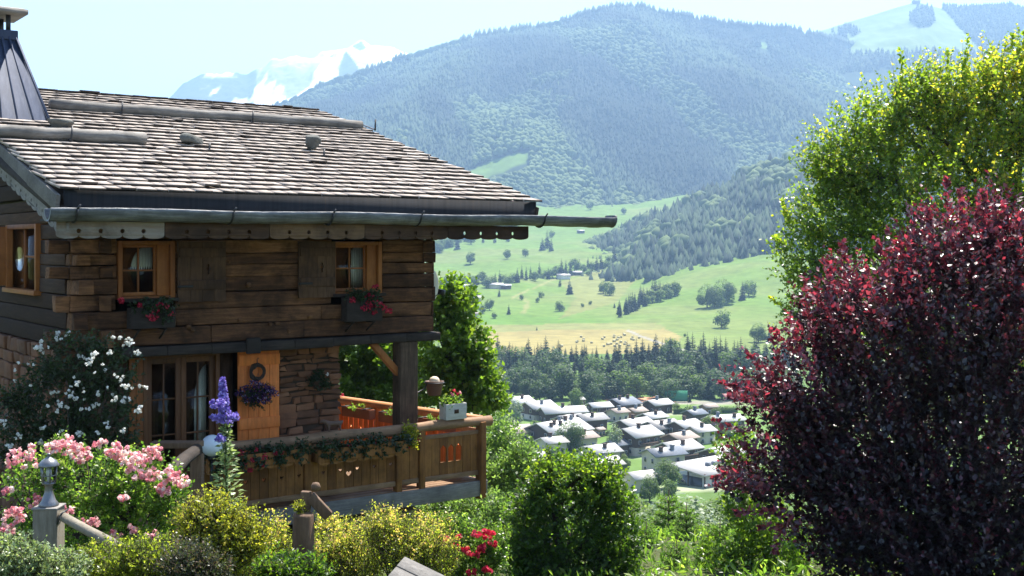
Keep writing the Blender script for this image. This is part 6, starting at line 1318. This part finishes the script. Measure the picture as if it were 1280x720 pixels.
# pale planter on the corner of the handrail
x, z = L(566, 522, KY - .02); o = hthing('planter_box', (x, KY - .01, RZ), 'pale weathered planter box standing on the corner of the balcony rail', 'planter'); mb = MB()
mb.box(-.18, .2, -.1, -.085, .005, .25, t=.85); mb.box(-.18, .2, .085, .1, .005, .25, t=.8); mb.box(-.18, -.165, -.084, .084, .005, .25, t=.8); mb.box(.185, .2, -.084, .084, .005, .25, t=.9); mb.box(-.164, .184, -.084, .084, .006, .03); mb.build('box', grain('limed_wood', [(0, (.22, .20, .16)), (.5, (.46, .44, .38)), (1, (.66, .64, .58))], (1, 6, 6), 3, .8, .2, .3), o, bevel=.004)
mb = MB(); mb.box(-.16, .18, -.08, .08, .03, .22, t=.2); mb.build('soil', M_dark, o); mb = MB(); mb.box(-.03, .05, -.106, -.101, .1, .16, t=.2); mb.build('plaque', M_shut, o)
g = potplant('summer_flowers', 'mixed yellow, red and mauve flowers growing in the pale planter box', 'flowers', W(x, KY - .01, RZ + .22), [((-.1, 0, .06), (.1, .09, .08)), ((.08, 0, .07), (.1, .09, .09)), ((-.12, -.08, .0), (.07, .05, .06))], M_rosel, 60, 9, .04, .1, .5)
for cl, mt, nm in (([(568, 488, 3, 5), (572, 492, 3, 5)], M_red, 'red_blossoms'), ([(562, 489, 3, 5), (559, 493, 3, 5)], M_gold, 'yellow_blossoms'), ([(575, 490, 3, 6), (565, 493, 3, 5)], M_pink, 'mauve_blossoms')):
    blossoms(g, np.vstack([cluster(px, py, 18.7, r, n) for px, py, r, n in cl]), mt, .016, 5, .03, nm)
# brown pot on an iron arm of the corner post
x, z = L(543, 494, -.02); o = hthing('hanging_pot', (x, -.02, z), 'brown basket pot with a pale dome inside, hung beside the corner post', 'pot'); M_pot = plain('brown_pot', (.10, .055, .035), .6, .3)
mb = MB(); mb.lathe([(.0, 0), (.095, 0), (.11, .03), (.135, .18), (.15, .2), (.15, .225), (.13, .225), (.12, .17), (0, .16)], n=24, cap=False); mb.build('pot_shell', M_pot, o, smooth=True)
mb = MB(); mb.lathe([(.075, .16), (.085, .2), (.08, .25), (.06, .28), (.03, .295), (0, .30)], n=20, cap=False); mb.build('pale_dome', plain('pale_gourd', (.62, .52, .36), .7), o, smooth=True)
mb = MB(); mb.tube([(-.14, 0, .2), (-.17, 0, .12), (-.30, .02, .06), (px1 - x - .03, .02, .1)], .012, 6); mb.tube([(.155 * cos(a), .155 * sin(a), .2) for a in np.linspace(0, 2 * pi, 25)], .008, 6); mb.build('iron_arm', M_iron, o)
# globe lamp
x, z = L(265, 557, KY - .3); o = hthing('globe_lamp', (x, KY - .3, z), 'round white globe lamp on a short stem at the left end of the balcony', 'lamp'); mb = MB(); r = .145; pr = [(r * sin(a), -r * cos(a)) for a in np.linspace(.25, pi, 22)]; mb.lathe(pr, n=36, cap=False); mb.build('globe', plain('opal_glass', (.72, .78, .84), .25, .5, var=.03), o, smooth=True)
mb = MB(); mb.lathe([(.05, -.2), (.055, -.16), (.045, -.12), (.04, -.11)], n=20); mb.tube([(0, 0, -.18), (0, .05, -.8)], .022, 8); mb.build('stem', M_iron, o)
# things on the open shutter: wreath and hanging basket
x, z = L(322, 465, YL - .13); o = hthing('wreath', (x, YL - .13, z), 'dark twig wreath hung on the orange shutter', 'wreath'); mb = MB()
for k in range(16):
    ph = rng.uniform(0, 6); rr_ = .10 + rng.uniform(-.015, .02); mb.tube([(rr_ * cos(a) + .012 * sin(3 * a + ph), .02 * sin(5 * a + ph), rr_ * sin(a) + .012 * cos(4 * a + ph)) for a in np.linspace(0, 2 * pi, 21)], .009, 5)
mb.build('twig_ring', M_twig, o); mb = MB(); mb.tube([(0, .0, .1), (0, .02, .18), (.02, .03, .21), (.03, .02, .185)], .006, 5); mb.build('hook', M_iron, o)
wp = W(*[L(321, 493, YL - .25)[0], YL - .25, L(321, 493, YL - .25)[1]]); g = potplant('hanging_basket', 'hanging basket of dark purple trailing flowers on the orange shutter', 'hanging basket', wp, [((-.12, 0, 0), (.14, .13, .13)), ((.1, 0, .01), (.16, .13, .13)), ((0, -.04, .06), (.15, .12, .09)), ((0, -.05, -.12), (.12, .08, .08))], M_darkl, 150, 9, .03, .12, .1, droop=.3)
blossoms(g, np.vstack([cluster(px, py, wp[1] - .12, r, n) for px, py, r, n in ((305, 488, 9, 60), (320, 482, 12, 90), (335, 488, 10, 70), (312, 497, 10, 70), (330, 498, 10, 70), (343, 492, 6, 25), (298, 492, 5, 20))]), M_purp, .014, 5, .024)
mb = MB(); mb.lathe([(0, -.1), (.07, -.09), (.11, -.02), (.12, .03)], n=18, cap=False); mb.build('basket', M_twig, g, rotz=0); mb = MB(); mb.tube([(-.1, 0, .02), (0, .1, .3), (.1, 0, .02)], .005, 5); mb.build('hanger', M_iron, g)
q = L(397, 476, YL - .15); wp = W(q[0], YL - .15, q[1]); g = potplant('wall_plant', 'dark leafy plant in a pot hung on the stone wall', 'plant', wp, [((0, 0, .02), (.13, .1, .12)), ((.05, -.05, -.05), (.12, .08, .08))], M_darkl, 80, 9, .045, .12, .2)
mb = MB(); mb.lathe([(0, -.12), (.06, -.12), (.085, .0), (.09, .01), (.075, .01)], n=18, cap=False); mb.build('pot', M_pot, g); blossoms(g, cluster(410, 468, wp[1] - .1, 3, 8), M_white, .014, 5, .022)
# small animal ornament on the handrail
q = L(417, 541, KY); o = hthing('animal_ornament', (q[0], KY, RZ), 'small brown four-legged ornament standing on the handrail before the stone wall', 'ornament'); me = bpy.data.meshes.new('ornament_body')
vv = [(0, 0, .11), (-.09, 0, .115), (-.14, 0, .15), (-.18, 0, .165), (-.215, 0, .15), (.09, 0, .11), (.16, 0, .14), (-.09, -.03, .06), (-.09, -.035, .0), (-.08, .03, .06), (-.08, .035, .0), (.09, -.03, .06), (.095, -.035, .0), (.08, .03, .06), (.085, .035, .0)]
me.from_pydata(vv, [(0, 1), (1, 2), (2, 3), (3, 4), (0, 5), (5, 6), (1, 7), (7, 8), (1, 9), (9, 10), (5, 11), (11, 12), (5, 13), (13, 14)], []); ob = bpy.data.objects.new('ornament_body', me); COL.objects.link(ob); ob.parent = o; ob.modifiers.new('skin', 'SKIN')
for sv, r in zip(me.skin_vertices[0].data, [.042, .04, .028, .03, .016, .04, .012] + [.016, .012] * 4): sv.radius = (r, r)
me.skin_vertices[0].data[0].use_root = True
s_ = ob.modifiers.new('sub', 'SUBSURF'); s_.levels = s_.render_levels = 2; me.materials.append(plain('carved_wood', (.13, .07, .045), .6))
# planters along the far railing
for k, s_ in enumerate((.9, 1.9, 2.9)):
    xx, yy = KX + dv[0] * s_ + dv[1] * -.13 * 0, KY + dv[1] * s_; o = hthing('rail_planter', (xx - .16, yy, RZ - .30), ('terracotta trough inside the far railing, nearest the rail corner', 'terracotta trough inside the far railing, behind the corner post', 'terracotta trough inside the far railing, next to the stone wall')[k], 'planter', 'troughs inside the far railing'); o.rotation_euler.z = ANG + math.atan2(dv[1], dv[0])
    mb = MB(); mb.box(-.38, .38, -.07, -.055, 0, .17); mb.box(-.38, .38, .055, .07, 0, .17); mb.box(-.38, -.365, -.054, .054, 0, .17); mb.box(.365, .38, -.054, .054, 0, .17); mb.box(-.364, .364, -.054, .054, .002, .1); mb.build('trough_body', plain('terracotta', (.33, .13, .07), .8, .2), o, bevel=.006)
    for x in (-.28, .28): mb = MB(); mb.box(x - .012, x + .012, -.075, .15, .171, .185); mb.build('hanger', M_iron, o)
    wp = np.array(o.location) + (0, 0, .14); g = bushy('rail_plant', ('sparse green plant in the trough nearest the rail corner', 'sparse green plant in the trough behind the corner post', 'green plant with a red flower in the trough next to the stone wall')[k], 'plant', wp, [(wp + np.array((0, 0, .04)), (.2, .2, .05))], M_rosel, 26, 8, .035, .8, .08, .5, .004, stems=4, twig=.0012)
    if k == 2: blossoms(g, cluster(428, 494, wp[1], 3, 8), M_red, .016, 5, .024, 'blossom')
# satellite dish seen edge-on behind the corner
q = W(.22, .5, L(531, 357, .5)[1]); o = thing('satellite_dish', q, 'cream satellite dish seen edge-on behind the chalet corner, its arm to the right', 'satellite dish', rotz=R(66)); M_dish = plain('cream_enamel', (.60, .56, .46), .4, .4, var=.04)
mb = MB(); pr = [(.0, .0), (.1, .008), (.2, .03), (.27, .06), (.275, .065), (.27, .075), (.2, .045), (.1, .022), (.0, .014)]; mb.lathe(pr, n=32, cap=False); v = mb.v[-1]; mb.v[-1] = np.stack([v[:, 0], v[:, 2] * -1, v[:, 1]], -1); mb.build('dish', M_dish, o, smooth=True)
mb = MB(); a0 = np.array((0, -.06, -.25)); R66 = Matrix.Rotation(-R(66), 3, 'Z'); e = np.array(R66 @ Vector(at(552, 366, 19.2) - q)); s0 = np.array(R66 @ Vector(at(529, 378, 19.3) - q)); mb.tube([s0 * .6, s0, e], .012, 6, t=.8); mb.build('arm', M_tin, o)
mb = MB(); mb.bar(e - (0, .05, 0), e + (0, .05, .02), .07, .08, (0, 0, 1), t=.2); mb.build('receiver', M_iron, o); mb = MB(); mb.tube([(0, .0, 0), (.0, .12, -.02), (.1, .2, -.02)], .02, 8); mb.build('mount', M_iron, o)
